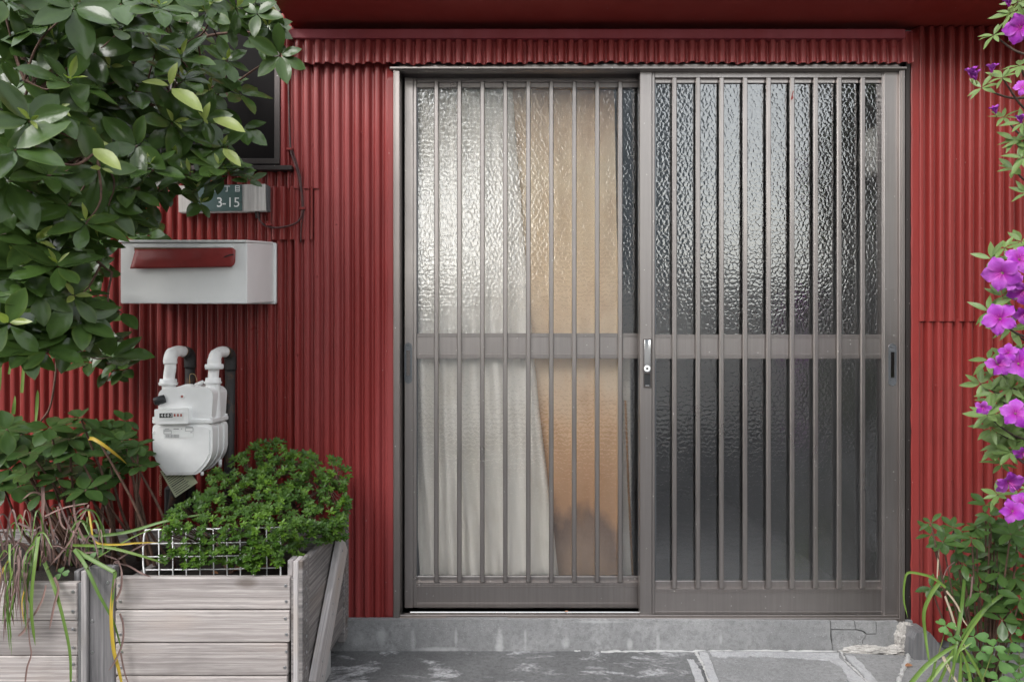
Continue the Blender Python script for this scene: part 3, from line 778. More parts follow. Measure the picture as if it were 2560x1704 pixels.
def door(label, o, x_st0, x_st1, x_lip1, x_r0, x_r1, x_r2, bars, ys):
    """o = depth of the stile front; ys = rail rows of the photograph"""
    (t0, t1, t2, mr0, mr1, g1, b1, b2) = ys
    D = thing('sliding_door', P((x_st0+x_r2)/2, b2, o), label, 'door')
    th = 0.034
    pbox(x_st0, x_st1, t0, b2, o, o-th, 0.0015, 'stile', M('bronze'), D)
    pbox(x_st1+.3, x_lip1, t0+2, b2-1, o-0.003, o-th, 0.001, 'stile_lip', M('bronze'), D)
    pbox(x_r0, x_r1-.3, t0+2, b2-1, o-0.003, o-th, 0.001, 'stile_lip', M('bronze'), D)
    pbox(x_r1, x_r2, t0, b2, o, o-th, 0.0015, 'stile', M('bronze'), D)
    a, b = x_lip1+.3, x_r0-.3
    pbox(a, b, t0, t1, o-0.004, o-th, 0.0012, 'top_rail', M('bronze'), D)
    pbox(a, b, t1+.3, t2, o-0.016, o-th, 0.0012, 'inner_rail', M('bronze'), D)
    ridged_rail(a, b, mr0, mr1, o-0.0135, 0.018, 'middle_rail', D)
    pbox(a, b, g1, b1-.3, o-0.016, o-th, 0.0012, 'inner_rail', M('bronze'), D)
    ridged_rail(a, b, b1, b2, o-0.006, 0.026, 'bottom_rail', D, band=13)
    gd = o-0.022
    for y0, y1 in ((t2-2, mr0+4), (mr1-4, g1+2)):
        gp_ = MB().box(X(a, gd), X(b, gd), -gd, -gd+0.004, Z(y1, gd), Z(y0, gd)).build('glass_pane', M('pebbled_glass'), D)
        gp_.data.materials.append(M('glass_back'))
        for f_ in gp_.data.polygons: f_.material_index = 0 if f_.normal.y < -0.5 else 1
    # grey glazing beads at the left and right edge of the panes
    for xx in (a, b-3.4):
        for y0, y1 in ((t2+.4, mr0-.4), (mr1+.4, g1-.4)):
            pbox(xx, xx+3.2, y0, y1, o-0.0175, o-0.0215, 0.0006, 'glazing_bead', M('pull_metal'), D)
    od = o-0.001; me = None
    for bx in bars:
        z0, z1 = Z(b1, od), Z(t1-1, od)
        if me is None:
            w = 5.75*(CAM_D-od)/FPX
            c = X(bx, od)
            m = MB().box(c-w, c+w, -od, -od+0.011, z0, z1, 0.0016)
            m.box(c-w*0.72, c+w*0.72, -od-0.0016, -od+0.001, z0+0.002, z1-0.002, 0.0007)
            ob = m.build('bar', M('bronze'), D); me = ob.data; ref = ob.location.copy(); rx = c
        else:
            ob = bpy.data.objects.new('bar', me); COL.objects.link(ob); ob.parent = D
            ob.location = ref + Vector((X(bx, od)-rx, 0, 0))
    return D
dl = door('left sliding door with vertical bars, cream curtain and tan board behind its glass', -0.030, 1011, 1033, 1041, 1599, 1604, 1634,
          [1090.6+57.53*i for i in range(9)], (184, 204, 219, 833, 896, 1440, 1455.5, 1519))
dr_ = door('right sliding door with vertical bars and dark glass, locked at its left edge', 0.020, 1600, 1630, 1637, 2205, 2210, 2246,
          [1686.7+58.9*i for i in range(9)], (176, 194, 208, 836, 896.5, 1451, 1471, 1540))

def pull(D, px0, px1, py0, py1, d):
    s = (CAM_D-d)/FPX; cx = X((px0+px1)/2, d); w = (px1-px0)/2*s; zt, zb = Z(py0, d), Z(py1, d); h = zt-zb
    cham = 0.012
    outl = [(cx-w, zb+cham), (cx-w*.75, zb+cham*.45), (cx, zb), (cx+w*.75, zb+cham*.45), (cx+w, zb+cham), (cx+w, zt-cham), (cx+w*.75, zt-cham*.45), (cx, zt), (cx-w*.75, zt-cham*.45), (cx-w, zt-cham)]
    # rim: ring between outline and inset
    cz = (zt+zb)/2
    p = MB(); n = len(outl)
    inn = [(cx+(x-cx)*0.80, cz+(z-cz)*0.965) for x, z in outl]
    bm = p.bm
    def ring(pts, y): return [bm.verts.new((x, y, z)) for x, z in pts]
    r0, r1, r2, r3 = ring(outl, -d+0.001), ring(outl, -d-0.0028), ring(inn, -d-0.0028), ring(inn, -d-0.0008)
    for a, b in ((r0, r1), (r1, r2), (r2, r3)):
        for i in range(n): bm.faces.new((a[i], a[(i+1) % n], b[(i+1) % n], b[i]))
    bm.faces.new(r3)
    po = p.build('pull', M('pull_metal'), D)
    # finger recess between the ornaments
    q = MB(); a0, a1 = zb+h*0.20, zt-h*0.20; ww = w*0.50
    q.box(cx-ww-0.0015, cx-ww, -d-0.0040, -d-0.0004, a0, a1); q.box(cx+ww, cx+ww+0.0015, -d-0.0040, -d-0.0004, a0, a1)
    q.box(cx-ww-0.0015, cx+ww+0.0015, -d-0.0040, -d-0.0004, a1, a1+0.0012); q.box(cx-ww-0.0015, cx+ww+0.0015, -d-0.0040, -d-0.0004, a0-0.0012, a0)
    q.build('recess_rim', M('pull_metal'), po)
    MB().box(cx-ww, cx+ww, -d-0.0014, -d-0.0009, a0, a1).build('recess', M('dark_chrome'), po)
    rr = random.Random(5); orn = MB()
    for z0, z1 in ((zb+h*0.045, zb+h*0.18), (zt-h*0.18, zt-h*0.045)):
        for _ in range(26):
            c = Vector((cx+rr.uniform(-.62, .62)*w, -d-0.0012, rr.uniform(z0, z1)))
            orn.disc(c, (0, -1, 0), rr.uniform(.0007, .0014), 0.0014, 6, 0.0005)
    orn.build('scroll_ornament', M('pull_metal'), po)
pull(dl, 1011.5, 1030.5, 855, 959, -0.030)
pull(dr_, 2220.5, 2240.5, 858, 965, 0.020)
# crescent lock on the meeting stile
lk = MB().prism([(X(1608.5, .02), Z(969, .02)), (X(1628.5, .02), Z(969, .02)), (X(1628.5, .02), Z(847, .02)), (X(1608.5, .02), Z(847, .02))], -0.0245, -0.0195, 0.0015).build('lock_case', M('dark_chrome'), dr_)
MB().box(X(1610, .03), X(1627, .03), -0.036, -0.024, Z(931, .03), Z(849, .03), 0.003, 2).build('lock_cover', M('chrome'), lk, smooth=40)
MB().disc(P(1617.8, 921, 0.0355), (0, -1, 0), 0.0108, 0.0035, 24, 0.0012).build('lock_cylinder', M('print_white'), lk)
MB().disc(P(1617.8, 921, 0.0390), (0, -1, 0), 0.0036, 0.0006, 16).build('keyhole', M('ink'), lk)
MB().box(X(1611, .0255), X(1626, .0255), -0.0262, -0.0240, Z(965, .025), Z(934, .025), 0.0008).build('lock_slide', M('black_plastic'), lk)
MB().box(X(1613.5, .027), X(1623.5, .027), -0.0270, -0.0263, Z(964.5, .025), Z(962, .025)).build('maker_mark', M('screw_metal'), lk)

# ================================================================ BEHIND THE GLASS
def cloth(name, left, right, d, mat, label, cat, folds, seed, nx=70, nz=36, amp=0.012):
    """left, right: lists of (px, py) from top to bottom, the two side edges of the hanging sheet"""
    def at(line, t):
        u = t*(len(line)-1); i = min(int(u), len(line)-2); f = u-i
        return line[i][0]*(1-f)+line[i+1][0]*f, line[i][1]*(1-f)+line[i+1][1]*f
    bm = bmesh.new(); g = []
    for j in range(nz+1):
        t = j/nz; a = at(left, t); b = at(right, t); row = []
        for i in range(nx+1):
            u = i/nx; p = P(a[0]+(b[0]-a[0])*u, a[1]+(b[1]-a[1])*u, d)
            y = amp*(math.sin(u*folds*2*math.pi + 1.5*mnoise.noise(Vector((u*4, t*1.2, seed)))) * (0.4+0.6*t) + 1.3*mnoise.noise(Vector((u*9, t*5, seed+5))))
            p.y += y + amp*0.6*mnoise.noise(Vector((u*3, t*22, seed+9)))*(1 if t > .55 else .3)
            row.append(bm.verts.new(p))
        g.append(row)
    for j in range(nz):
        for i in range(nx):
            f = bm.faces.new((g[j][i], g[j+1][i], g[j+1][i+1], g[j][i+1])); f.smooth = True
    m = MB(); m._merge(bm); o = m.build(name, M(mat))
    s = o.modifiers.new('thickness', 'SOLIDIFY'); s.thickness = 0.002
    return tag(o, label, cat)
cloth('curtain', [(1034, 200), (1034, 800), (1036, 1200), (1052, 1460)], [(1279, 200), (1290, 340), (1306, 545), (1327, 800), (1350, 1040), (1370, 1200), (1399, 1460)], -0.078, 'curtain_cloth',
      'cream cloth curtain hanging behind the left half of the left door', 'curtain', 7, 3)
bd = MB()
pts = [(1268, 222), (1535, 226), (1541, 560), (1549, 830), (1552, 1460), (1330, 1460)]
bd.prism([(X(x, -.102), Z(y, -.102)) for x, y in pts], 0.102, 0.107, 0.001)
tag(bd.build('board', M('stained_board')), 'tan water-stained board standing behind the left door beside the curtain', 'board')
MB_ = MB(); MB_.prism([(X(1540, -.15), Z(870, -.15)), (X(1574, -.15), Z(870, -.15)), (X(1578, -.15), Z(1460, -.15)), (X(1540, -.15), Z(1460, -.15))], 0.150, 0.156, 0.001)
tag(MB_.build('plastic_sheet', M('curtain_cloth')), 'narrow pale sheet showing right of the tan board', 'sheet')
stk = MB().tube([P(1563, 1000, -.115), P(1570, 1200, -.11), P(1582, 1462, -.10)], 0.0042, 8).build('stick', M('wood_stick'))
tag(stk, 'thin brown stick leaning beside the tan board behind the glass', 'stick')
# a round white paper lantern hanging inside, behind the right door's last panes
lan = thing('paper_lantern', P(2178, 385, -0.13), 'white round paper lantern seen through the right edge of the right door', 'lantern')
lc = P(2178, 385, -0.13); lb = MB()
n_ = 13
lb.tube([lc + Vector((0, 0, 0.092*math.cos(math.pi*i/n_))) for i in range(1, n_)], [0.045*math.sin(math.pi*i/n_)*(1.05 if i % 2 else 0.98) for i in range(1, n_)], 20)
lb.build('shade', M('lamp_white'), lan)
MB().tube([lc + Vector((0, 0, 0.09)), lc + Vector((0, 0, 0.9))], 0.002, 6).build('cord', M('ink'), lan)
# a smear of red paint on one bar
tag(MB().prism([(X(x, .021), Z(y, .021)) for x, y in ((1978, 251), (1983, 246), (1981, 238), (1984, 229), (1982, 228), (1979, 240), (1977, 247))], -0.0232, -0.0215).build('paint_smear', M('red_paint'), dr_), 'small red paint smear on a bar')

# ================================================================ MAILBOX
fdm, bdm = 0.264, 0.020
mb = thing('mailbox', P(500, 758, 0.02), 'white metal mailbox with a red slot flap on the corrugated wall', 'mailbox')
zbf, ztf = Z(758.5, fdm), Z(607, fdm); zbb, ztb = Z(754, bdm), Z(611, bdm)
x0, x1 = X(301, fdm), X(617.5, fdm)
def ybox(xa, xb, yf, yb, zf0, zf1, zb0, zb1, bev=0.0015):
    return MB().hexa([(xa, yf, zf0), (xb, yf, zf0), (xb, yb, zb0), (xa, yb, zb0), (xa, yf, zf1), (xb, yf, zf1), (xb, yb, zb1), (xa, yb, zb1)], bev)
ybox(x0, x1, -fdm, -bdm, zbf, ztf, zbb, ztb, 0.0022).build('body', M('white_enamel'), mb)
ybox(x0-0.004, x1-0.001, -fdm-0.006, -bdm-0.002, ztf+0.0005, ztf+0.008, ztb+0.0005, ztb+0.008, 0.002).build('lid', M('white_enamel'), mb)
# wall flange behind the box, a little larger and uneven
fl = poly_round([(x0-0.006, zbb-0.006), (x1+0.007, zbb-0.007), (x1+0.007, ztb+0.006), (x0-0.006, ztb+0.006)], 0.007)
MB().prism(fl, -bdm-0.001, -0.006, 0.002).build('wall_flange', M('white_enamel'), mb)
# raised strip over the slot
MB().box(X(335, fdm), X(581, fdm), -fdm-0.004, -fdm+0.002, Z(619.5, fdm), Z(611, fdm), 0.0015).build('slot_hood', M('white_enamel'), mb)
MB().box(X(336, fdm), X(581, fdm), -fdm-0.0022, -fdm+0.002, Z(628, fdm), Z(619.6, fdm), 0.0006).build('slot_edge', M('rust_edge'), mb)
# red flap: bowed sheet, lower right corner rounded and kicked out
def flap():
    bm = bmesh.new(); nx, nz = 24, 8; g = []
    for j in range(nz+1):
        t = j/nz; row = []
        for i in range(nx+1):
            u = i/nx
            pxl = 338 - 13*t; pxr = 581 + (8 if t > 0.06 else 0) - 2*t
            if t > 0.7: pxr -= 9*((t-0.7)/0.3)**2.2
            px = pxl + (pxr-pxl)*u; pyt = 624 - 5*u; pyb = 671.5 - 4.5*u
            dd = fdm + 0.004 + 0.009*t + 0.003*math.sin(t*math.pi) + 0.002*mnoise.noise(Vector((u*5, t*3, 1)))
            p = P(px, pyt+(pyb-pyt)*t, dd)
            row.append(bm.verts.new(p))
        g.append(row)
    for j in range(nz):
        for i in range(nx):
            f = bm.faces.new((g[j][i], g[j+1][i], g[j+1][i+1], g[j][i+1])); f.smooth = True
    m = MB(); m._merge(bm); o = m.build('slot_flap', M('flap_red'), mb)
    s = o.modifiers.new('thickness', 'SOLIDIFY'); s.thickness = 0.002
    MB().prism([(X(x, fdm), Z(y, fdm)) for x, y in ((561, 646), (568, 641), (577, 637.5), (588, 636), (588, 638.5), (578, 640.5), (570, 643.5))], -fdm-0.0125, -fdm-0.006).build('paint_scratch', M('black_plastic'), o)
flap()

# ================================================================ ADDRESS SIGN
sg = thing('address_sign', P(556, 530, 0.02), 'weathered grey board with a green number plate under the window', 'sign')
sf = 0.050
MB().prism([(X(446.5, sf), Z(530, sf)), (X(664.5, sf), Z(526.5, sf)), (X(663, sf), Z(460, sf)), (X(446, sf), Z(464.5, sf))], -sf, -0.022, 0.001).build('backing_board', M('wood_sign'), sg)
MB().box(X(664.8, sf), X(668.5, sf), -sf+0.004, -0.020, Z(526, sf), Z(462, sf)).build('board_edge', M('wood_slab'), sg)
gp = MB().prism([(X(478, sf), Z(529.3, sf)), (X(606, sf), Z(527.3, sf)), (X(605, sf), Z(461.6, sf)), (X(477, sf), Z(464, sf))], -sf-0.0025, -sf-0.0002, 0.0008).build('number_plate', M('sign_face'), sg)
tf = sf+0.0026
def put_text(body, px, py, hpx, name, parent, mat='print_white', d=tf, sx=1.0):
    s = hpx*(CAM_D-d)/FPX/0.70
    text_mesh(body, s, M(mat), name, parent, Matrix.Translation(P(px, py, d)) @ WALLFACE @ Matrix.Diagonal((sx, 1, 1, 1)), 0.0005)
for ch, px in (('3', 549), ('-', 560.5), ('1', 575), ('5', 592)):
    put_text(ch, px, 507, 24, 'numeral', gp)
def strokes(list_, cx, cy, name):
    m = MB()
    for a, b, c, e in list_: m.box(X(cx+a, tf), X(cx+b, tf), -tf-0.0006, -tf+0.0004, Z(cy+e, tf), Z(cy+c, tf))
    return m.build(name, M('print_white'), gp)
strokes([(-5.5, -4, -7.5, 7.5), (4, 5.5, -7.5, 7.5), (-4, 4, -7.5, -6), (-4, 4, -2.7, -1.3), (-4, 4, 1.8, 3.2), (-4, 4, 6, 7.5)], 593.5, 471.5, 'character')
strokes([(-7, 7, -7, -5.5), (-.8, .8, -5.5, 7), (-4, -.8, 5.5, 7)], 568, 472, 'character')
strokes([(-6, 6, -6, -4.6), (-5, 5, -0.7, 0.7), (-8, 8, 5, 6.5)], 545, 472, 'character')
for px, py in ((603, 471), (603, 505.5), (482, 471), (482, 506)):
    MB().disc(P(px, py, tf), (0, -1, 0), 0.0022, 0.0008, 10).build('screw', M('ink'), sg)

# ================================================================ CABLE ON THE WALL
cb = thing('cable', P(700, 567, 0.04), 'black and red painted cable looping down the wall beside the window', 'cable')
run = [(719, 60), (721, 180), (723, 300), (727, 375), (735, 402), (746, 436), (753, 475), (756, 505), (755.5, 530), (750, 548), (735, 560), (710, 567), (685, 569), (662, 563), (650, 551), (645, 538), (643, 527)]
cpts = catmull([P(x, y, 0.036) for x, y in run], 6)
MB().tube(cpts, 0.0034, 8).build('cord', M('cable_skin'), cb)
cpts2 = catmull([P(x+3.2+1.5*math.sin(i*1.3), y, 0.034) for i, (x, y) in enumerate(run[3:9])] + [P(753, 570, 0.030), P(752, 605, 0.028)], 6)
MB().tube(cpts2, 0.0022, 8).build('cord', M('cable_skin'), cb)
for px, py in ((755.5, 521), (724, 373), (672, 561)):
    c = P(px, py, 0.036); MB().box(c.x-0.009, c.x+0.009, c.y-0.005, c.y+0.012, c.z-0.004, c.z+0.004, 0.001).build('clip', M('red_paint'), cb)
MB().tube([P(645, 545, .03), P(643, 525, .03)], 0.008, 8).build('cord_plug', M('ink'), cb)

# ================================================================ GAS METER
gm = thing('gas_meter', P(470, 1190, 0.16), 'white gas meter with dial window hung on pipes below the mailbox', 'gas meter')
mf = 0.220
def mz(x, y): return (X(360+.2614*x, mf), Z(850+.2614*y, mf))
cover = [(80, 840), (92, 812), (120, 800), (610, 800), (640, 812), (655, 845), (655, 1050), (640, 1120), (600, 1190), (545, 1250), (510, 1278), (490, 1285), (225, 1290), (195, 1272), (140, 1200), (105, 1130), (84, 1040)]
cov = poly_round([mz(*p) for p in cover], 0.006, 2)
cxm = sum(p[0] for p in cov)/len(cov); czm = sum(p[1] for p in cov)/len(cov)
def scaled(poly, f, fz=None): return [(cxm+(x-cxm)*f, czm+(z-czm)*(fz or f)) for x, z in poly]
MB().prism(cov, -mf, -mf+0.026, 0.004, 2).build('front_cover', M('meter_white'), gm, smooth=40)
MB().prism(scaled(cov, 0.90), -mf-0.0035, -mf+0.002, 0.003, 2).build('cover_plate', M('meter_white'), gm, smooth=40)
MB().prism(scaled(cov, 0.955), -mf+0.0255, -mf+0.052, 0.0).build('bellows_case', M('meter_shell'), gm, smooth=40)
MB().prism(scaled(cov, 0.99), -mf+0.0515, -mf+0.061, 0.002).build('case_flange', M('meter_shell'), gm, smooth=40)
MB().prism(scaled(cov, 0.955), -mf+0.0605, -mf+0.092, 0.0).build('bellows_case', M('meter_shell'), gm, smooth=40)
MB().prism(scaled(cov, 1.0), -mf+0.0915, -mf+0.118, 0.003).build('back_cover', M('meter_shell'), gm, smooth=40)
zA, zB = mz(0, 798)[1], mz(0, 752)[1]
MB().box(mz(80, 0)[0], mz(658, 0)[0], -mf-0.003, -mf+0.122, zA, zB, 0.003).build('rim', M('meter_white'), gm)
for xx in (90, 640):
    for yy in (-mf+0.004, -mf+0.112):
        MB().disc((mz(xx+3, 0)[0], yy, zB-0.001), (0, 0, 1), 0.0055, 0.007, 10, 0.0015).build('bolt', M('meter_white'), gm)
for bx, by in ((95, 880), (622, 865), (620, 1080), (100, 1100), (243, 1262), (478, 1258)):
    MB().disc((mz(bx, by)[0], -mf+0.0005, mz(bx, by)[1]), (0, -1, 0), 0.0045, 0.0035, 10, 0.001).build('bolt', M('meter_white'), gm)
for bx in (205, 540):
    MB().tube([(mz(bx, 0)[0], -mf+0.012, mz(0, 1262)[1]), (mz(bx, 0)[0], -mf+0.012, mz(0, 1297)[1])], 0.0055, 8).build('foot_stud', M('meter_white'), gm)
MB().tube([(mz(600, 0)[0], -mf+0.10, mz(0, 1190)[1]), (mz(600, 0)[0], -mf+0.10, mz(0, 1262)[1])], 0.0060, 8).build('foot_stud', M('meter_shell'), gm)
up = poly_round([mz(130, 755), mz(640, 755), mz(655, 500), mz(610, 452), mz(400, 440), mz(160, 470), mz(130, 510)], 0.010, 4)
MB().prism(up, -mf+0.004, -mf+0.112, 0.008, 3).build('upper_body', M('meter_white'), gm, smooth=50)
MB().prism(poly_round([mz(235, 462), mz(440, 440), mz(430, 424), mz(380, 422), mz(330, 440)], 0.002, 2), -mf+0.012, -mf+0.030, 0.002).build('seal_lug', M('meter_white'), gm)
MB().tube([(mz(420, 0)[0], -mf+0.05, mz(0, 440)[1]), (mz(500, 0)[0], -mf+0.05, mz(0, 405)[1])], 0.006, 8).build('seal_lug', M('meter_white'), gm)
MB().tube(catmull([Vector((mz(410, 0)[0], -mf+0.02, mz(0, 420)[1])), Vector((mz(425, 0)[0], -mf+0.01, mz(0, 330)[1])), Vector((mz(445, 0)[0], -mf+0.03, mz(0, 335)[1])), Vector((mz(455, 0)[0], -mf+0.04, mz(0, 410)[1]))], 5), 0.0010, 6).build('seal_wire', M('cork_tape'), gm)
cw = MB().prism(poly_round([mz(132, 795), mz(452, 792), mz(455, 640), mz(130, 655)], 0.004, 2), -mf-0.020, -mf+0.006, 0.003, 2).build('counter_housing', M('meter_white'), gm, smooth=40)
MB().prism([mz(180, 762), mz(408, 758), mz(405, 680), mz(178, 688)], -mf-0.0212, -mf-0.0195).build('counter_card', M('print_white'), cw)
MB().prism([mz(182, 735), mz(305, 733), mz(303, 690), mz(181, 694)], -mf-0.0222, -mf-0.0210).build('counter_drum', M('ink'), cw)
for i, (ch, px) in enumerate((('4', 205), ('0', 237), ('8', 266), ('2', 294))):
    q = mz(px, 713); s_ = 0.013
    text_mesh(ch, s_, M('print_white'), 'digit', cw, Matrix.Translation((q[0], -mf-0.0224, q[1])) @ WALLFACE, 0.0003)
for px in (325, 356, 386):
    q = mz(px, 710); MB().box(q[0]-0.0024, q[0]+0.0024, -mf-0.0222, -mf-0.0210, q[1]-0.004, q[1]+0.004).build('red_drum', M('red_digit'), cw)
q = mz(362, 538); MB().disc((q[0], -mf+0.005, q[1]), (0, -1, 0), 0.008, 0.004, 16, 0.001).build('reset_ring', M('meter_white'), gm)
MB().disc((q[0], -mf+0.001, q[1]), (0, -1, 0), 0.0036, 0.001, 12).build('reset_button', M('red_digit'), gm)
a = mz(190, 560); ax = Vector((-0.75, -0.55, -0.25)).normalized()
kb = MB().tube([Vector((a[0], -mf+0.006, a[1])), Vector((a[0], -mf+0.006, a[1]))+ax*0.010, Vector((a[0], -mf+0.006, a[1]))+ax*0.030, Vector((a[0], -mf+0.006, a[1]))+ax*0.032], [0.013, 0.0135, 0.0115, 0.009], 14)
kb.build('valve_cap', M('black_plastic'), gm)
MB().tube([Vector((a[0], -mf+0.006, a[1]))+ax*0.03, Vector((a[0]-0.010, -mf-0.008, a[1]-0.018))], 0.003, 6).build('cap_strap', M('black_plastic'), gm)
# printed label with bar code
lbz = MB().prism([mz(190, 838), mz(485, 830), mz(480, 925), mz(200, 935)][::-1], -mf-0.0050, -mf-0.0036).build('rating_label', M('print_white'), gm)
br = MB(); rr = random.Random(2)
xx = 215
while xx < 345:
    w_ = rr.choice((2, 3, 5)); p0, p1 = mz(xx, 928), mz(xx+w_, 898); br.box(p0[0], p1[0], -mf-0.0056, -mf-0.0049, p0[1], p1[1]); xx += w_ + rr.choice((3, 4, 6))
br.build('bar_code', M('ink_grey'), lbz)
pr = MB()
for (ax_, ay, bx, by) in ((208, 842, 250, 848), (195, 858, 270, 862), (405, 826, 475, 832), (290, 842, 340, 850), (365, 842, 371, 850), (450, 876, 470, 882)):
    p0, p1 = mz(ax_, by), mz(bx, ay); pr.box(p0[0], p1[0], -mf-0.0056, -mf-0.0049, p0[1], p1[1])
for (ax_, ay, bx, by) in ((196, 864, 271, 894), (403, 836, 478, 868)):
    for (c0, c1, c2, c3) in ((ax_, ay, bx, ay+3), (ax_, by-3, bx, by), (ax_, ay, ax_+3, by), (bx-3, ay, bx, by)):
        p0, p1 = mz(c0, c3), mz(c2, c1); pr.box(p0[0], p1[0], -mf-0.0056, -mf-0.0049, p0[1], p1[1])
pr.build('label_print', M('ink_grey'), lbz)
# white connections on top
def V3(x, y, d):
    """a point by meter-zoom pixel and depth"""
    return P(360+.2614*x, 850+.2614*y, d)
k3 = .2614*2.2/1776
MB().tube([V3(232, 432, .185), V3(232, 408, .185), V3(232, 402, .185), V3(234, 375, .185), V3(234, 370, .185)], [86*k3, 92*k3, 82*k3, 80*k3, 70*k3], 8).build('union_nut', M('meter_white'), gm)
MB().tube([V3(240, 470, .185), V3(236, 425, .185)], 62*k3, 16).build('inlet_boss', M('meter_white'), gm, smooth=40)
MB().tube(catmull([V3(238, 380, .185), V3(243, 320, .187), V3(252, 270, .188), V3(252, 218, .188)], 5), 52*k3, 16).build('inlet_pipe', M('meter_white'), gm)
MB().tube(catmull([V3(252, 226, .188), V3(252, 175, .186), V3(272, 125, .172), V3(325, 104, .146), V3(370, 108, .120)], 6), [62*k3]*5 + [61*k3]*8 + [54*k3]*12, 18).build('elbow', M('meter_white'), gm)
MB().tube([V3(360, 108, .124), V3(395, 112, .098)], 46*k3, 16).build('thread_tape', M('cork_tape'), gm)
MB().tube(catmull([V3(385, 110, .105), V3(425, 128, .085), V3(440, 175, .075), V3(440, 262, .073)], 6), 58*k3, 16).build('iron_elbow', M('iron_pipe'), gm)
MB().tube([V3(440, 255, .073), V3(437, 1300, .073), V3(437, 1640, .073)], 48*k3, 16).build('iron_pipe', M('iron_pipe'), gm)
MB().tube([V3(660, 418, .165), V3(660, 398, .165), V3(661, 393, .165), V3(662, 360, .165)], [80*k3, 88*k3, 78*k3, 74*k3], 8).build('union_nut', M('meter_white'), gm)
MB().tube([V3(672, 278, .165), V3(672, 262, .165), V3(672, 236, .165), V3(672, 228, .165)], [84*k3, 92*k3, 92*k3, 84*k3], 8).build('union_nut', M('meter_white'), gm)
MB().tube(catmull([V3(660, 380, .165), V3(666, 320, .165), V3(670, 270, .165)], 5), 50*k3, 16).build('outlet_pipe', M('meter_white'), gm)
MB().tube(catmull([V3(672, 240, .165), V3(674, 190, .163), V3(690, 140, .150), V3(735, 112, .125), V3(775, 112, .105)], 6), [64*k3]*7+[60*k3]*6+[54*k3]*12, 18).build('elbow', M('meter_white'), gm)
MB().tube([V3(765, 112, .110), V3(795, 116, .088)], 46*k3, 16).build('thread_tape', M('cork_tape'), gm)
MB().tube(catmull([V3(785, 114, .095), V3(818, 135, .075), V3(825, 190, .066), V3(825, 285, .064)], 6), 58*k3, 16).build('iron_elbow', M('iron_pipe'), gm)
MB().tube([V3(825, 270, .064), V3(812, 1200, .064), V3(806, 1640, .064)], 50*k3, 16).build('iron_pipe', M('iron_pipe'), gm)
MB().tube([V3(660, 412, .165), V3(662, 480, .165), V3(668, 740, .165)], [66*k3, 70*k3, 70*k3], 16).build('outlet_neck', M('meter_white'), gm, smooth=40)
MB().tube([V3(330, 1300, .12), V3(330, 1420, .11), V3(300, 1640, .10)], 75*k3, 14).build('iron_pipe', M('iron_pipe'), gm)
MB().box(V3(180, 0, .1).x, V3(390, 0, .1).x, -0.10, -0.02, V3(0, 1700, .1).z, V3(0, 1395, .1).z, 0.01).build('valve_box', M('black_plastic'), gm)
# paper tag on a chain
tg = thing('paper_tag', P(440, 1230, 0.19), 'pale green printed paper tag hanging askew under the gas meter', 'tag')
c4 = [V3(150, 1245, .205), V3(300, 1503, .215), V3(515, 1360, .205), V3(440, 1260, .198)]
bm = bmesh.new(); vs = [bm.verts.new(p) for p in c4]; bm.faces.new(vs)
m = MB(); m._merge(bm); o = m.build('card', M('tag_paper'), tg); s = o.modifiers.new('thickness', 'SOLIDIFY'); s.thickness = 0.0008; s.offset = 0
ln = MB(); rr = random.Random(4)
e_r = (c4[2]-c4[1]); e_u = (c4[0]-c4[1])
nrm = e_r.cross(e_u).normalized()
if nrm.y > 0: nrm = -nrm
for i in range(13):
    v0 = 0.06 + i*0.068; u0 = 0.07; u1 = rr.uniform(0.62, 0.9) * (1.0 if v0 < 0.62 else 1.0 - 0.3*(v0-0.62)/0.38)
    h = 0.022 if i not in (4, 10) else 0.034
    a, b = c4[1]+e_r*u0+e_u*v0, c4[1]+e_r*u1+e_u*v0
    q = [a+nrm*0.0008, b+nrm*0.0008, b+e_u*h+nrm*0.0008, a+e_u*h+nrm*0.0008]
    vs = [ln.bm.verts.new(p) for p in q]; ln.bm.faces.new(vs)
ln.build('printed_lines', M('ink'), o)
ch = MB()
for i in range(12):
    c = V3(158-3*math.sin(i*.8), 1290+i*17, .20); r_ = 0.0030
    ringp = [c + Vector((math.cos(t)*r_*(1 if i % 2 else .4), math.cos(t)*r_*(.4 if i % 2 else 1), math.sin(t)*r_*1.3)) for t in [2*math.pi*k/8 for k in range(9)]]
    ch.tube(ringp, 0.0008, 5, False)
ch.build('chain', M('chain_metal'), tg)

# ================================================================ WOODEN PLANTERS
def screw(parent, p, axis, r=0.0042):
    key = 'SCREW_ME'
    ax = Vector(axis).normalized()
    if key not in globals():
        o = MB().disc((0, 0, 0), (0, -1, 0), r, 0.0012, 10, 0.0004)
        me = bpy.data.meshes.new('screw'); o.bm.to_mesh(me); o.bm.free(); me.materials.append(M('screw_metal')); globals()[key] = me
    s = bpy.data.objects.new('screw', globals()[key]); COL.objects.link(s); s.parent = parent
    s.location = Vector(p) - wloc(parent)
    s.rotation_mode = 'QUATERNION'; s.rotation_quaternion = Vector((0, -1, 0)).rotation_difference(ax)
    return s
pd = 0.55      # front of the planters
pl = thing('planter', P(510, 1704, 0.3), 'grey wooden plank planter with diagonal side brace, holding the small-leaved shrub', 'planter')
xa, xb = X(288, pd), X(725, pd)
zt = Z(1442, pd); bh = 82.3*(CAM_D-pd)/FPX
rr = random.Random(6)
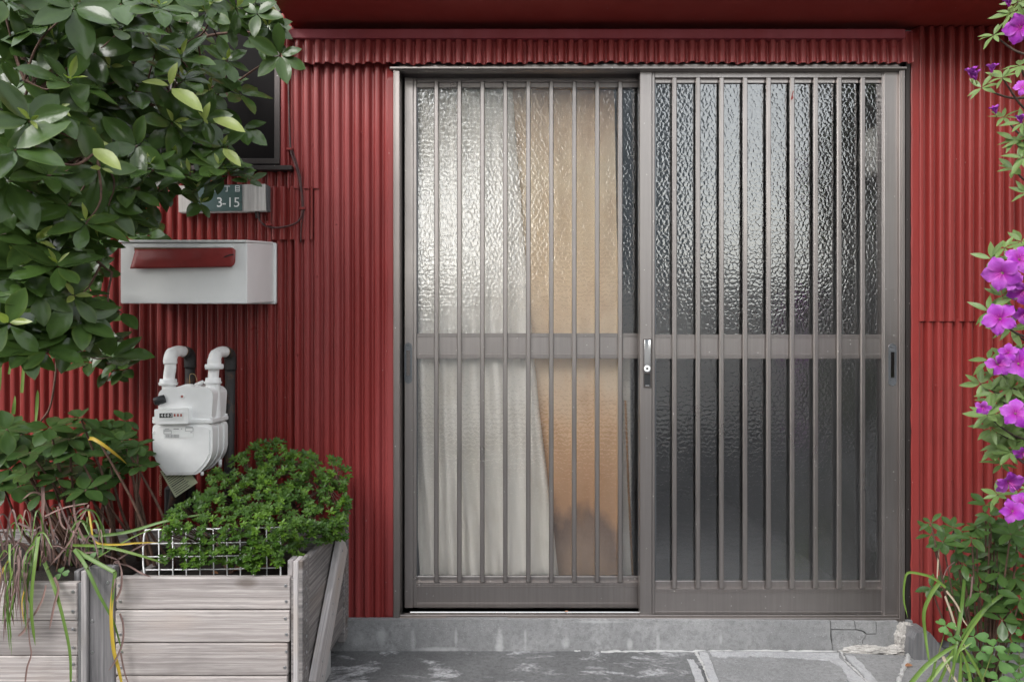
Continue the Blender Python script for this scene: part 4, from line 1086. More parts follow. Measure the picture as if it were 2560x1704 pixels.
for i in range(5):
    z1 = zt - i*bh - 0.0015; z0 = zt - (i+1)*bh + 0.0018
    o_ = rr.uniform(-.0025, .0025)
    MB().box(xa+rr.uniform(-.002, .002), xb-0.004*i*0.6+rr.uniform(-.002, .002), -pd+o_, -pd+0.022+o_, z0, z1, 0.0022).build('front_plank', M('wood_grey'), pl)
    for sx in (X(302, pd), X(714, pd)):
        for fz in (0.25, 0.75):
            screw(pl, (sx+rr.uniform(-.004, .004), -pd+o_-0.0002, z0+(z1-z0)*fz), (0, -1, 0))
zbot, ztop = 0.135, Z(1401, pd)
xs = X(757.5, pd)                 # right side plane
MB().box(X(726.5, pd), X(733, pd), -pd+0.004, -pd+0.05, zbot-0.03, zt-0.001, 0.001).build('corner_batten', M('wood_side'), pl)
MB().box(X(733.3, pd), X(746, pd), -pd-0.001, -pd+0.045, zbot-0.03, ztop, 0.002).build('corner_post', M('wood_pale'), pl)
MB().box(X(746.2, pd), xs, -pd-0.0015, -pd+0.06, zbot-0.03, ztop+0.001, 0.002).build('corner_post', M('wood_side'), pl)
MB().box(X(719, pd-.03), X(733, pd-.03), -pd+0.028, -pd+0.07, 0.2, Z(1399, pd-.03), 0.002).build('corner_post', M('wood_pale'), pl)
back = 0.035
hb = (ztop - zbot)/4
for i in range(4):
    z0 = zbot + i*hb + 0.001; z1 = zbot + (i+1)*hb - 0.001
    MB().box(xs-0.026, xs-0.0035, -pd+0.058, -back-0.012, z0-0.05, z1-0.05 if i < 3 else z1-0.012, 0.002).build('side_plank', M('wood_side_plank'), pl)
ptop = Z(1290, back+.03)
MB().box(xs-0.022, xs+0.001, -back-0.060, -back, 0.045, ptop, 0.002).build('back_post', M('wood_side'), pl)
MB().box(xs-0.05, xs-0.0225, -back-0.06, -back, 0.045, ptop-0.005, 0.002).build('back_post', M('wood_post'), pl)
for i in range(8):
    screw(pl, (xs+0.0002, -pd+0.03, zbot+0.02+i*0.042), (1, 0, 0), 0.004)
    screw(pl, (xs+0.0012, -back-0.03, 0.08+i*0.046), (1, 0, 0), 0.004)
# diagonal brace on the side
b0 = Vector((xs+0.011, -pd+0.075, zbot-0.055)); b1 = Vector((xs+0.011, -back-0.135, ptop-0.055))
dv = b1-b0; ang = math.atan2(dv.z, dv.y)
br_ = MB().obox((0.020, dv.length, 0.098), Matrix.Translation((b0+b1)/2), 0.002).build('diagonal_brace', M('wood_brace'), pl)
br_.rotation_euler.x = ang
for f, s_ in ((.12, .02), (.12, -.02), (.5, .018), (.5, -.012), (.72, 0.0), (.88, .02)):
    p = b0.lerp(b1, f) + Vector((0.0102, 0, s_)); screw(pl, p, (1, 0, 0))
MB().box(xa+0.004, xb, -pd+0.024, -0.06, 0.10, 0.335, 0.01).build('soil', M('soil'), pl)
MB().box(xa+0.002, xa+0.024, -pd+0.024, -0.06, 0.10, 0.385, 0.002).build('side_plank', M('wood_side_plank'), pl)
MB().box(xa, xb, -0.058, -0.038, 0.10, 0.40, 0.002).build('back_plank', M('wood_side'), pl)
bk = MB().box(xs-0.16, xs-0.012, -pd+0.12, -back-0.18, 0.0, zbot-0.053, 0.004).build('concrete_block', M('block_concrete'))
tag(bk, 'pale grey concrete block under the planter\'s right side', 'concrete block')

lp = thing('planter', P(90, 1704, 0.3), 'grey wooden plank planter at the left edge, full of strap leaves', 'planter')
zt2 = Z(1456, pd)
hts = [0, 95, 183, 268]
xe = X(192, pd)
for i in range(3):
    z1 = zt2 - hts[i]*(CAM_D-pd)/FPX - 0.0008; z0 = zt2 - hts[i+1]*(CAM_D-pd)/FPX + 0.0012
    MB().box(-1.75, xe + rr.uniform(-.002, .002), -pd+rr.uniform(-.002, .002), -pd+0.022, z0, z1, 0.0022).build('front_plank', M('wood_grey'), lp)
    for fz in (0.25, 0.78): screw(lp, (X(183, pd), -pd-0.002, z0+(z1-z0)*fz), (0, -1, 0))
MB().box(X(192.3, pd), X(202.5, pd), -pd+0.003, -pd+0.05, 0.08, zt2-0.001, 0.0015).build('corner_batten', M('wood_slab'), lp)
MB().box(X(203, pd), X(217, pd), -pd-0.002, -pd+0.05, 0.06, Z(1426, pd), 0.002).build('corner_post', M('wood_pale'), lp)
MB().box(X(217.4, pd), X(283, pd), -pd+0.008, -pd+0.03, 0.06, Z(1418, pd), 0.003).build('corner_post', M('wood_post'), lp)
MB().box(X(189, pd-.04), X(203, pd-.04), -pd+0.032, -pd+0.08, 0.06, Z(1424, pd-.04), 0.002).build('corner_post', M('wood_post'), lp)
for px, py in ((231, 1551), (231, 1629), (270, 1455)): screw(lp, P(px, py, pd-.008), (0, -1, 0))
MB().box(-1.75, X(210, pd), -pd+0.024, -0.06, 0.08, 0.355, 0.01).build('soil', M('soil'), lp)
MB().box(-1.75, X(283, pd), -0.058, -0.038, 0.08, 0.40, 0.002).build('back_plank', M('wood_side'), lp)

# ---------------------------------------------------------------- white wire grid leaning in the planter
rk = thing('wire_rack', P(530, 1440, 0.47), 'white coated wire grid leaning inside the wooden planter', 'wire rack')
R3 = lambda x, y, d: P(.4107*x, 1060+.4107*y, d)
def rk_d(y): return 0.500 - 0.05*(925-y)/285.0
hs = (640, 722, 802, 882); vs_ = (885, 966, 1050, 1132, 1215, 1298, 1380, 1461, 1540, 1622, 1706)
MB().tube(catmull([R3(882, 935, rk_d(935)), R3(872, 850, rk_d(850)), R3(872, 740, rk_d(740)), R3(884, 655, rk_d(655)), R3(930, 641, rk_d(641)), R3(1300, 636, rk_d(636)), R3(1660, 628, rk_d(630)), R3(1702, 640, rk_d(640)), R3(1708, 760, rk_d(760)), R3(1708, 935, rk_d(935))], 6), 0.0022, 8).build('rim_wire', M('white_coat'), rk)
for y in hs[1:]: MB().tube([R3(874, y+3, rk_d(y)-.003), R3(1300, y, rk_d(y)-.003), R3(1707, y-10, rk_d(y)-.003)], 0.0017, 8).build('wire', M('white_coat'), rk)
for x in vs_[1:-1]: MB().tube([R3(x, 640-6*(x-900)/800, rk_d(640)), R3(x+3, 940, rk_d(940))], 0.0017, 8).build('wire', M('white_coat'), rk)

# grey wooden offcut at the right foot of the wall
sl = thing('wood_offcut', P(2315, 1640, 0.10), 'grey wooden offcut standing at the foot of the right wall', 'wood block')
MB().prism([(X(2285, .12), -0.01), (X(2285, .12), Z(1600, .12)), (X(2292, .12), Z(1581, .12)), (X(2326, .12), Z(1581, .12)), (X(2362, .12), Z(1625, .12)), (X(2340, .12), -0.01)], -0.12, -0.04, 0.002).build('block', M('wood_slab'), sl)

# ================================================================ FOLIAGE
def leaf_mesh(name, ratio, shape, curl, fold, mat, seg=6, tip=0.0):
    """a leaf of length 1 along +X, upper face +Z"""
    bm = bmesh.new(); le = bm.verts.layers.float.new('edge'); lr = bm.verts.layers.float.new('rib')
    vs = (-1, -0.5, 0, 0.5, 1); rows = []
    for i in range(seg+1):
        t = i/seg
        if shape == 'ellipse': w = math.sin(math.pi*min(1, t**0.95))**0.80
        elif shape == 'obovate': w = math.sin(math.pi*t**1.35)**0.72
        elif shape == 'lance': w = math.sin(math.pi*t**0.9)**0.95
        else: w = math.sin(math.pi*t)
        w = max(w, 0.035 if t < 0.5 else 0.0)*ratio*0.5
        xx = t; zz_ = -curl*t*t
        row = []
        for v in vs:
            if i in (0, seg) and v != 0: row.append(None); continue
            vt = bm.verts.new((xx, v*w, zz_ + fold*abs(v)*w*2 + 0.012*math.sin(t*9+v*3)))
            vt[le] = max(abs(v), max(0.0, (t-0.75)*3)); vt[lr] = 1.0 if v == 0 else 0.0
            row.append(vt)
        rows.append(row)
    for i in range(seg):
        a, b = rows[i], rows[i+1]
        for k in range(4):
            q = [a[k] or a[2], a[k+1] or a[2], b[k+1] or b[2], b[k] or b[2]]
            u = []
            for x in q:
                if x not in u: u.append(x)
            if len(u) >= 3:
                try: f = bm.faces.new(u); f.smooth = True
                except ValueError: pass
    me = bpy.data.meshes.new(name); bm.to_mesh(me); bm.free()
    if mat: me.materials.append(M(mat))
    return me

def basis(direction, normal):
    x = Vector(direction).normalized(); n = Vector(normal); z = (n - x*n.dot(x))
    z = z.normalized() if z.length > 1e-5 else x.orthogonal().normalized()
    y = z.cross(x)
    return Matrix((x, y, z)).transposed().to_4x4()

def leaf_at(pos, direction, normal, length): return Matrix.Translation(pos) @ basis(direction, normal) @ Matrix.Scale(length, 4)

def whorl(c, axis, n, length, rr, el=(0.05, 0.5), jit=0.18):
    axis = Vector(axis).normalized(); u = axis.orthogonal().normalized(); w = axis.cross(u); ph = rr.uniform(0, 6.28); out = []
    for i in range(n):
        a = ph + 2*math.pi*(i + rr.uniform(-.25, .25))/n
        e = rr.uniform(*el)
        rad = u*math.cos(a) + w*math.sin(a)
        d = rad*math.cos(e) + axis*math.sin(e) + Vector((rr.uniform(-jit, jit), rr.uniform(-jit, jit), rr.uniform(-jit, jit)-0.08))
        nn = axis*math.cos(e) - rad*math.sin(e) + Vector((rr.uniform(-jit, jit), rr.uniform(-jit, jit), rr.uniform(-jit, jit)+0.25))
        out.append(leaf_at(Vector(c) + d.normalized()*length*0.04, d, nn, length*rr.uniform(0.72, 1.12)))
    return out

def join_leaves(name, items, mat, parent, rr):
    """items: (mesh, matrix); joined into one mesh with a per-leaf random value"""
    co, faces, rnd, edge, rib = [], [], [], [], []
    cache = {}
    for me, mx in items:
        if me.name not in cache:
            cache[me.name] = ([v.co.copy() for v in me.vertices], [tuple(p.vertices) for p in me.polygons],
                              [d.value for d in me.attributes['edge'].data], [d.value for d in me.attributes['rib'].data])
        vs, fs, ed, rb = cache[me.name]; b = len(co); r = rr.random()
        co += [mx @ v for v in vs]; faces += [tuple(i+b for i in f) for f in fs]; rnd += [r]*len(vs); edge += ed; rib += rb
    me = bpy.data.meshes.new(name); me.from_pydata(co, [], faces)
    for nm, arr in (('rnd', rnd), ('edge', edge), ('rib', rib)):
        at = me.attributes.new(nm, 'FLOAT', 'POINT'); at.data.foreach_set('value', arr)
    me.polygons.foreach_set('use_smooth', [True]*len(me.polygons))
    o = link_mesh(name, me, M(mat), parent)
    return tag(o, kind='stuff')

def put_leaves(parent, items, name, mat, limit, rr, joined='foliage'):
    """the leaves that show largest become single objects, the rest one joined part"""
    cam_p = Vector((0, -CAM_D, CAM_Z))
    def show(it):
        mx = it[1]; return -mx.to_scale().x/((mx.translation-cam_p).length)
    def visible_d(it): return it[1].translation.y
    items = sorted(items, key=lambda it: it[1].translation.y - it[1].to_scale().x*2.0)
    own, rest = items[:limit], items[limit:]
    pl_ = wloc(parent)
    for me, mx in own:
        o = bpy.data.objects.new(name, me); COL.objects.link(o); o.parent = parent
        loc, q, s = mx.decompose()
        o.location = loc - pl_; o.rotation_mode = 'QUATERNION'; o.rotation_quaternion = q; o.scale = s
    if rest: join_leaves(joined, rest, mat, parent, rr)

def in_poly(x, y, poly):
    r = False; j = len(poly)-1
    for i in range(len(poly)):
        xi, yi = poly[i]; xj, yj = poly[j]
        if (yi > y) != (yj > y) and x < (xj-xi)*(y-yi)/(yj-yi)+xi: r = not r
        j = i
    return r

def ribbon(pts, w, mat, parent, name, taper=0.5, keel=0.25, rr=random, face=(0, -1, 0.25), n=5):
    """a strap-shaped leaf along pts with a shallow keel"""
    c = catmull(pts, n); bm = bmesh.new(); le = bm.verts.layers.float.new('edge'); lr = bm.verts.layers.float.new('rib'); ld = bm.verts.layers.float.new('rnd')
    rv = rr.random(); rows = []; tw = rr.uniform(-.5, .5)
    for i, p in enumerate(c):
        t = i/(len(c)-1); tn = (c[min(i+1, len(c)-1)]-c[max(i-1, 0)]).normalized()
        f = Vector(face); f = (f - tn*f.dot(tn)); f = f.normalized() if f.length > .05 else tn.orthogonal().normalized()
        f = Quaternion(tn, tw*math.sin(t*3+rv*6)) @ f
        s = tn.cross(f)
        ww = w*0.5*(1-(t**3)*taper if t < 0.9 else (1-(.9**3)*taper)*max(0.12, (1-t)/0.1))
        row = []
        for v, k in ((-1, 0), (0, -keel), (1, 0)):
            vt = bm.verts.new(p + s*v*ww + f*k*ww); vt[le] = abs(v)*0.9; vt[lr] = 1-abs(v); vt[ld] = rv; row.append(vt)
        rows.append(row)
    for i in range(len(rows)-1):
        for k in range(2):
            fc = bm.faces.new((rows[i][k], rows[i][k+1], rows[i+1][k+1], rows[i+1][k])); fc.smooth = True
    m = MB(); m._merge(bm); return m.build(name, M(mat), parent)

CAMP = Vector((0, -CAM_D, CAM_Z))

# ---------------------------------------------------------------- large glossy shrub, upper left
LG = [leaf_mesh('leaf', 0.53, 'ellipse', 0.10, 0.10, 'leaf_glossy'), leaf_mesh('leaf', 0.48, 'ellipse', 0.22, 0.06, 'leaf_glossy'),
      leaf_mesh('leaf', 0.50, 'ellipse', -0.04, 0.14, 'leaf_glossy'), leaf_mesh('leaf', 0.44, 'obovate', 0.14, 0.04, 'leaf_glossy')]
LY = [leaf_mesh('young_leaf', 0.30, 'lance', -0.15, 0.25, 'leaf_young'), leaf_mesh('young_leaf', 0.34, 'lance', 0.10, 0.15, 'leaf_young')]
LYL = [leaf_mesh('young_leaf', 0.40, 'ellipse', 0.12, 0.16, 'leaf_young')]
bs = thing('glossy_shrub', P(-160, 1500, 0.5), 'large shrub with dark glossy leaves hanging over the window and mailbox', 'shrub')
rr = random.Random(31)
S = 1.08659; Z1 = .3571
def bsd(px): return 0.92 - 0.52*min(1, max(0, px/720.0))
hand = []   # px, py, size px
for x, y, s in ((390, 300, 95), (850, 210, 100), (760, 470, 88), (610, 1020, 108), (1200, 860, 88), (1430, 840, 70), (1560, 1030, 75), (1530, 1180, 85), (1690, 660, 62),
                (1650, 60, 70), (1880, 190, 66), (1960, 390, 66), (1590, 430, 60), (1470, 640, 70), (1270, 410, 78), (480, 580, 95), (700, 1180, 95), (100, 1050, 115), (1330, 1230, 80),
                (1230, 1110, 75), (950, 640, 85), (200, 850, 100), (600, 330, 90), (1375, 1330, 62), (1060, 1180, 85), (330, 1230, 100), (900, 1320, 85), (520, 60, 100), (850, 30, 90), (1120, 60, 75),
                (1440, 90, 62), (1100, 330, 80), (1290, 560, 75), (400, 780, 95), (60, 1270, 110), (760, 1440, 90), (480, 1440, 95), (960, 1020, 85), (1700, 900, 60), (1800, 100, 55), (1780, 20, 60),
                (1600, 160, 50), (1480, 20, 55), (1910, 290, 55), (1400, 1420, 50), (1600, 1230, 65)):
    hand.append((x*Z1, y*Z1, s))
for x, y, s in ((690, 120, 66), (600, 0, 85), (470, 770, 92), (510, 510, 95), (850, 620, 72), (780, 930, 90), (100, 480, 105), (180, 880, 80), (400, 300, 88), (150, 300, 100), (580, 500, 70), (300, 560, 95),
                (560, 690, 85), (960, 20, 55), (330, 880, 85), (60, 700, 100), (250, 130, 90), (420, 120, 85)):
    hand.append((x*Z1, 560+y*Z1, s))
items = []; young = []; tips = []
for i, (px, py, s) in enumerate(hand):
    d = bsd(px) + rr.uniform(-.05, .06)
    if py > 560: d -= 0.10
    c = P(px, py, d); L = 1.13*s*(CAM_D-d)/FPX
    ax = (CAMP-c).normalized()*0.75 + Vector((0.30*rr.uniform(-1, 1.4), 0, 0.55+rr.uniform(-.45, .35)))
    items += [(rr.choice(LG), m_) for m_ in whorl(c, ax, rr.choice((4, 5, 5, 6, 7)), L, rr)]
    tips.append(c)
    if rr.random() < 0.42 or 380 < px < 600:
        for m_ in whorl(c + ax.normalized()*L*0.12, ax, rr.choice((2, 3, 3)), L*rr.uniform(.3, .55), rr, (0.6, 1.1)): young.append((rr.choice(LY), m_))
# a few long lighter leaves
for x, y, dx, dz, L in ((1200, 620, .85, -.55, 108), (1490, 830, .95, -.35, 96), (1180, 600, -.9, .15, 62), (1190, 600, .35, .9, 60), (650, 1040, .8, -.5, 100), (1560, 1040, .7, -.6, 70), (1430, 850, .3, .8, 50)):
    px, py = x*Z1, y*Z1; d = bsd(px)+0.08; c = P(px, py, d)
    young.append((LYL[0], leaf_at(c, (dx, -0.25, dz), (0.1, -0.8, 0.6), L*(CAM_D-d)/FPX)))
mask = [(x*S, y*S) for x, y in ((-40, -40), (390, -40), (440, 50), (470, 90), (520, 110), (545, 150), (545, 250), (570, 300), (575, 420), (540, 455), (490, 470), (460, 425), (375, 440), (385, 520), (360, 560), (290, 545),
        (235, 590), (245, 640), (250, 700), (230, 730), (310, 800), (290, 850), (190, 860), (120, 820), (-40, 830))]
maskB = [(x*S, y*S) for x, y in ((470, -40), (640, -40), (660, 60), (668, 130), (630, 130), (560, 80), (480, 30))]
cnt = 0
while cnt < 270:
    px, py = rr.uniform(-40, 740), rr.uniform(-45, 930)
    if not (in_poly(px, py, mask) or (in_poly(px, py, maskB) and rr.random() < .7)): continue
    if px > 500 and rr.random() < 0.5: continue
    cnt += 1
    d = max(0.10, bsd(px) - rr.uniform(0.06, 0.42))
    if px > 215 and py > 560: d = rr.uniform(.08, .18)
    c = P(px, py, d); L = (0.070 + 0.02*rr.random()) * (1 if px < 450 else .8)
    ax = (CAMP-c).normalized()*0.7 + Vector((rr.uniform(-.5, .6), 0, 0.5+rr.uniform(-.5, .4)))
    items += [(rr.choice(LG), m_) for m_ in whorl(c, ax, rr.choice((4, 5, 6)), L, rr)]
    if rr.random() < .5: tips.append(c)
def proj(v): s_ = FPX/(v.y+CAM_D); return 1280+v.x*s_, HOR-(v.z-CAM_Z)*s_, -v.y
def clear(it):
    for f in (0.0, .35, .7, 1.0):
        x_, y_, d_ = proj(it[1] @ Vector((f, 0, 0)))
        if 552 < x_ < 675 and 462 < y_ < 540: return False
        if 345 < x_ < 700 and 588 < y_ < 765 and d_ > .26: return False
        if 300 < x_ < 346 and 650 < y_ < 765 and d_ > .26: return False
    return True
items = [it for it in items if clear(it)]; young = [it for it in young if clear(it)]
put_leaves(bs, items, 'leaf', 'leaf_glossy', 290, rr)
put_leaves(bs, young, 'young_leaf', 'leaf_young', 200, rr, 'young_foliage')
base = P(-160, 1500, 0.5)
trunk = catmull([base, base + Vector((0.02, 0, .45)), P(-60, 760, .48), P(60, 520, .45), P(160, 300, .42), P(260, 60, .38), P(330, -120, .36)], 6)
MB().tube(trunk, [0.022*(1-.6*i/(len(trunk)-1)) for i in range(len(trunk))], 9).build('trunk', M('bark'), bs)
limbs = []
for a, q in ((.42, [(260, 480, .5), (420, 420, .45), (560, 390, .38)]), (.55, [(300, 300, .5), (460, 240, .42), (600, 200, .35)]), (.7, [(360, 160, .42), (520, 90, .35), (690, 80, .3)]), (.36, [(180, 640, .55), (280, 680, .52)]), (.5, [(120, 300, .65), (60, 200, .8)]), (.3, [(120, 780, .55), (170, 850, .52)]), (.45, [(200, 400, .65), (240, 380, .78)])):
    s0 = trunk[int(a*(len(trunk)-1))]; pts = catmull([s0] + [P(*t_) for t_ in q], 6); limbs.append(pts)
    MB().tube(pts, [0.0075*(1-.65*i/(len(pts)-1)) for i in range(len(pts))], 7).build('limb', M('twig'), bs)
tw = MB()
allp = [p for l in limbs for p in l[3:]] + trunk[8:]
for c in tips:
    n = min(allp, key=lambda p: (p-c).length + rr.random()*.05)
    if (n-c).length > 0.5: continue
    mid = n.lerp(c, .5) + Vector((rr.uniform(-.02, .02), rr.uniform(-.01, .03), rr.uniform(-.03, .01)))
    tw.tube(catmull([n, mid, c], 4), [0.0032-0.0017*i/8 for i in range(9)], 5, False)
tag(tw.build('twigs', M('twig'), bs), kind='stuff')

# ---------------------------------------------------------------- broad-leaved shrub, lower left
LB = [leaf_mesh('leaf', 0.58, 'obovate', 0.10, 0.08, 'leaf_broad'), leaf_mesh('leaf', 0.54, 'obovate', 0.22, 0.04, 'leaf_broad'), leaf_mesh('leaf', 0.60, 'ellipse', 0.05, 0.10, 'leaf_broad')]
bl = thing('broad_leaf_shrub', P(110, 1440, 0.4), 'low shrub with broad rounded leaves left of the gas meter', 'shrub')
items = []; stems = []
for x, y, s in ((280, 220, 62), (160, 300, 62), (470, 170, 60), (640, 60, 58), (740, 100, 58), (790, 210, 62), (520, 400, 62), (590, 400, 60), (350, 330, 60), (60, 150, 66), (60, 270, 66), (840, 130, 50), (460, 250, 58), (700, 30, 52),
                (560, 30, 56), (420, 90, 56), (330, 120, 56), (180, 170, 60), (130, 60, 62), (40, 30, 64), (860, 250, 46), (620, 330, 55), (250, 420, 55), (110, 380, 60), (700, 190, 55), (20, 380, 60), (300, 20, 60), (490, -40, 50), (760, -20, 40)):
    d = 0.42 + rr.uniform(-.06, .08) - (0.10 if x > 600 else 0); c = R3(x, y, d); L = s*(CAM_D-d)/FPX
    ax = (CAMP-c).normalized()*0.55 + Vector((rr.uniform(-.4, .4), 0, 0.85+rr.uniform(-.2, .2)))
    items += [(rr.choice(LB), m_) for m_ in whorl(c, ax, rr.choice((5, 6, 7)), L, rr, (-.15, .35))]; stems.append(c)
for _ in range(40):
    x, y = rr.uniform(-20, 850), rr.uniform(10, 430)
    if y > 300 and x > 650: continue
    d = rr.uniform(.12, .34); c = R3(x, y, d)
    items += [(rr.choice(LB), m_) for m_ in whorl(c, (CAMP-c).normalized()*.5 + Vector((rr.uniform(-.4, .4), 0, .85)), 6, .05, rr, (-.15, .35))]
put_leaves(bl, items, 'leaf', 'leaf_broad', 260, rr)
for c in stems:
    b_ = Vector((c.x*0.75 - 0.25 + rr.uniform(-.1, .1), -0.3 + rr.uniform(-.08, .08), 0.345)); pts = catmull([b_, b_.lerp(c, .5)+Vector((rr.uniform(-.05, .05), 0, -.02)), c], 5)
    MB().tube(pts, [0.0050-0.0025*i/(len(pts)-1) for i in range(len(pts))], 6).build('stem', M('twig'), bl)
# thin young stems rising against the wall
for q in (((395, 950), (385, 1080), (350, 1280), (285, 1380)),):
    MB().tube(catmull([P(x*Z1, 560+y*Z1, .2) for x, y in q], 6), .003, 6).build('stem', M('twig'), bl)
for x, y0, y1, w in ((160, 970, 1180, .010), (100, 1200, 1330, .010), (258, 1160, 1390, .011), (0, 980, 1160, .010), (70, 960, 1050, .008)):
    ribbon([P(x*Z1-3, 560+y1*Z1, .3), P(x*Z1, 560+(y0+y1)/2*Z1, .3), P(x*Z1+2, 560+y0*Z1, .3)], w, 'strap_green', bl, 'bud_spike', rr=rr)

# ---------------------------------------------------------------- strap-leaved plant with withered leaves
sp = thing('strap_leaf_plant', P(170, 1440, 0.4), 'clump of green, yellow and withered purple strap leaves spilling over the planters', 'plant')
K3 = lambda w, d: w*.4107*(CAM_D-d)/FPX
green = [([(470, 685, .48), (750, 660, .50), (1000, 590, .50), (1270, 540, .46)], 20, 'strap_green'),
         ([(440, 735, .50), (640, 745, .52), (860, 800, .52), (1010, 850, .50)], 18, 'strap_green'),
         ([(560, 830, .5), (800, 690, .52), (1000, 610, .5)], 9, 'strap_green'),
         ([(450, 760, .52), (520, 860, .56), (600, 1030, .575), (690, 1200, .575), (745, 1390, .57)], 22, 'strap_green'),
         ([(270, 840, .54), (340, 1020, .58), (400, 1250, .585), (428, 1420, .585), (430, 1620, .58)], 26, 'strap_green'),
         ([(235, 680, .54), (215, 820, .58), (195, 1000, .59), (192, 1160, .59), (215, 1345, .585)], 26, 'strap_green'),
         ([(210, 700, .5), (190, 850, .57), (165, 1000, .585), (180, 1090, .58)], 18, 'strap_green'),
         ([(460, 765, .52), (570, 830, .55), (690, 895, .57), (700, 905, .575), (690, 1000, .58), (680, 1160, .58)], 24, 'strap_green'),
         ([(700, 905, .571), (688, 1000, .576), (676, 1160, .582), (690, 1360, .582), (720, 1480, .58), (750, 1620, .575)], 24, 'strap_yellow'),
         ([(540, 85, .50), (575, 92, .52), (650, 140, .52), (720, 195, .50), (770, 240, .47)], 22, 'strap_yellow'),
         ([(540, 520, .48), (555, 620, .5), (580, 715, .51), (700, 732, .52), (830, 722, .52), (960, 718, .5)], 14, 'strap_yellow'),
         ([(735, 1390, .572), (748, 1460, .572), (765, 1530, .57), (800, 1620, .565)], 9, 'strap_dead')]
for pts, w, mt in green:
    ribbon([R3(x, y, d) for x, y, d in pts], K3(w, .55), mt, sp, 'yellow_leaf' if mt == 'strap_yellow' else ('withered_leaf' if mt == 'strap_dead' else 'strap_leaf'), rr=rr, keel=0.35)
dead = [([(260, 380), (262, 480), (255, 600), (260, 700), (250, 820)], 20), ([(258, 560), (285, 680), (300, 780), (310, 850)], 20), ([(450, 460), (455, 560), (500, 680), (560, 740)], 14), ([(270, 560), (380, 510), (470, 490), (535, 480)], 10),
        ([(540, 490), (480, 600), (420, 720), (330, 830), (270, 900)], 12), ([(350, 500), (370, 600), (400, 640)], 12), ([(360, 480), (400, 580), (430, 640), (470, 690)], 12), ([(440, 700), (425, 800), (420, 860)], 13),
        ([(720, 830), (740, 900), (735, 1000), (700, 1080)], 18), ([(720, 830), (690, 850), (700, 950), (680, 1040)], 12), ([(730, 1150), (750, 1220), (745, 1330), (700, 1440), (660, 1500)], 12), ([(700, 840), (780, 860), (850, 900), (920, 930)], 12),
        ([(470, 790), (560, 780), (650, 800), (720, 825)], 12), ([(590, 800), (560, 840), (520, 885)], 14), ([(720, 820), (800, 770), (880, 730), (940, 715)], 12), ([(330, 930), (355, 1000), (330, 1100), (300, 1250)], 16), ([(110, 600), (190, 640), (240, 720), (250, 770)], 14),
        ([(80, 845), (140, 842), (200, 845)], 8), ([(0, 830), (60, 770), (120, 700), (140, 640)], 10), ([(280, 980), (260, 1060), (230, 1120), (200, 1170)], 14), ([(180, 1180), (150, 1250), (110, 1290)], 16), ([(170, 1200), (180, 1320), (190, 1400), (165, 1480), (150, 1600)], 12)]
for pts, w in dead:
    dd = [.50 if y < 880 else .585 for x, y in pts]
    ribbon([R3(x, y, d) for (x, y), d in zip(pts, dd)], K3(w, .5), 'strap_dead', sp, 'withered_leaf', rr=rr, keel=0.6, taper=.3)
for _ in range(72):
    x, y = rr.uniform(-40, 680), rr.uniform(690, 880); h = rr.uniform(60, 330); sx = rr.uniform(-200, 160); d = rr.uniform(.28, .50)
    pts = [(x, y), (x+sx*.35, y-h*.75), (x+sx*.75, y-h*.9), (x+sx*1.15, y-h*rr.uniform(.2, .8))]
    mt = 'strap_dead' if rr.random() < .62 else 'strap_green'
    ribbon([R3(a, b, d+.02*i) for i, (a, b) in enumerate(pts)], K3(rr.uniform(8, 15), d), mt, sp, 'withered_leaf' if mt == 'strap_dead' else 'strap_leaf', rr=rr, keel=.5, n=4)
for _ in range(38):     # fringe hanging over the planter at the far left
    x = rr.uniform(-30, 170); y0 = rr.uniform(780, 960); L = rr.uniform(180, 480); d0 = rr.uniform(.5, .56)
    pts = [(x+rr.uniform(-10, 60), y0-60), (x+rr.uniform(-10, 20), y0+30), (x+rr.uniform(-15, 15), y0+L*.5), (x+rr.uniform(-30, 20), y0+L)]
    q = rr.random(); mt = 'strap_dead' if q < .45 else ('strap_green' if q < .94 else 'strap_yellow')
    ribbon([R3(a, b, d) for (a, b), d in zip(pts, (d0, .585, .592, .588))], K3(rr.uniform(7, 15), .58), mt, sp, {'strap_dead': 'withered_leaf', 'strap_green': 'strap_leaf', 'strap_yellow': 'yellow_leaf'}[mt], rr=rr, keel=.5, n=4)

# ---------------------------------------------------------------- small-leaved shrub in the planter
def rosette(name, rr):
    bm = bmesh.new(); le = bm.verts.layers.float.new('edge'); lr = bm.verts.layers.float.new('rib')
    n = rr.choice((6, 7, 8))
    for i in range(n):
        a = 6.283*(i+rr.uniform(-.2, .2))/n; e = rr.uniform(.0, .75) if i % 2 else rr.uniform(-.1, .4); L = rr.uniform(.7, 1.05)
        mx = basis((math.cos(a)*math.cos(e), math.sin(a)*math.cos(e), math.sin(e)), (-math.cos(a)*math.sin(e), -math.sin(a)*math.sin(e), math.cos(e)))
        w = .25
        pr_ = [((0, 0, 0), 0, 1), ((.5, -w, .05), 1, 0), ((.52, 0, -.02), 0, 1), ((.5, w, .05), 1, 0), ((.85, -w*.7, -.01), 1, 0), ((.85, w*.7, -.01), 1, 0), ((1, 0, -.08), .8, .5)]
        v = []
        for p, e_, r_ in pr_:
            q = bm.verts.new(mx @ (Vector(p)*L)); q[le] = e_; q[lr] = r_*.6; v.append(q)
        for f in ((0, 1, 2), (0, 2, 3), (1, 4, 2), (2, 5, 3), (4, 6, 2), (2, 6, 5)): bm.faces.new([v[k] for k in f]).smooth = True
    me = bpy.data.meshes.new(name); bm.to_mesh(me); bm.free(); me.materials.append(M('leaf_small')); return me
rr = random.Random(77)
RS = [rosette('leaf_rosette', rr) for _ in range(6)]
az = thing('planter_shrub', R3(1600, 900, .3), 'rounded bright green small-leaved shrub growing in the wooden planter', 'shrub')
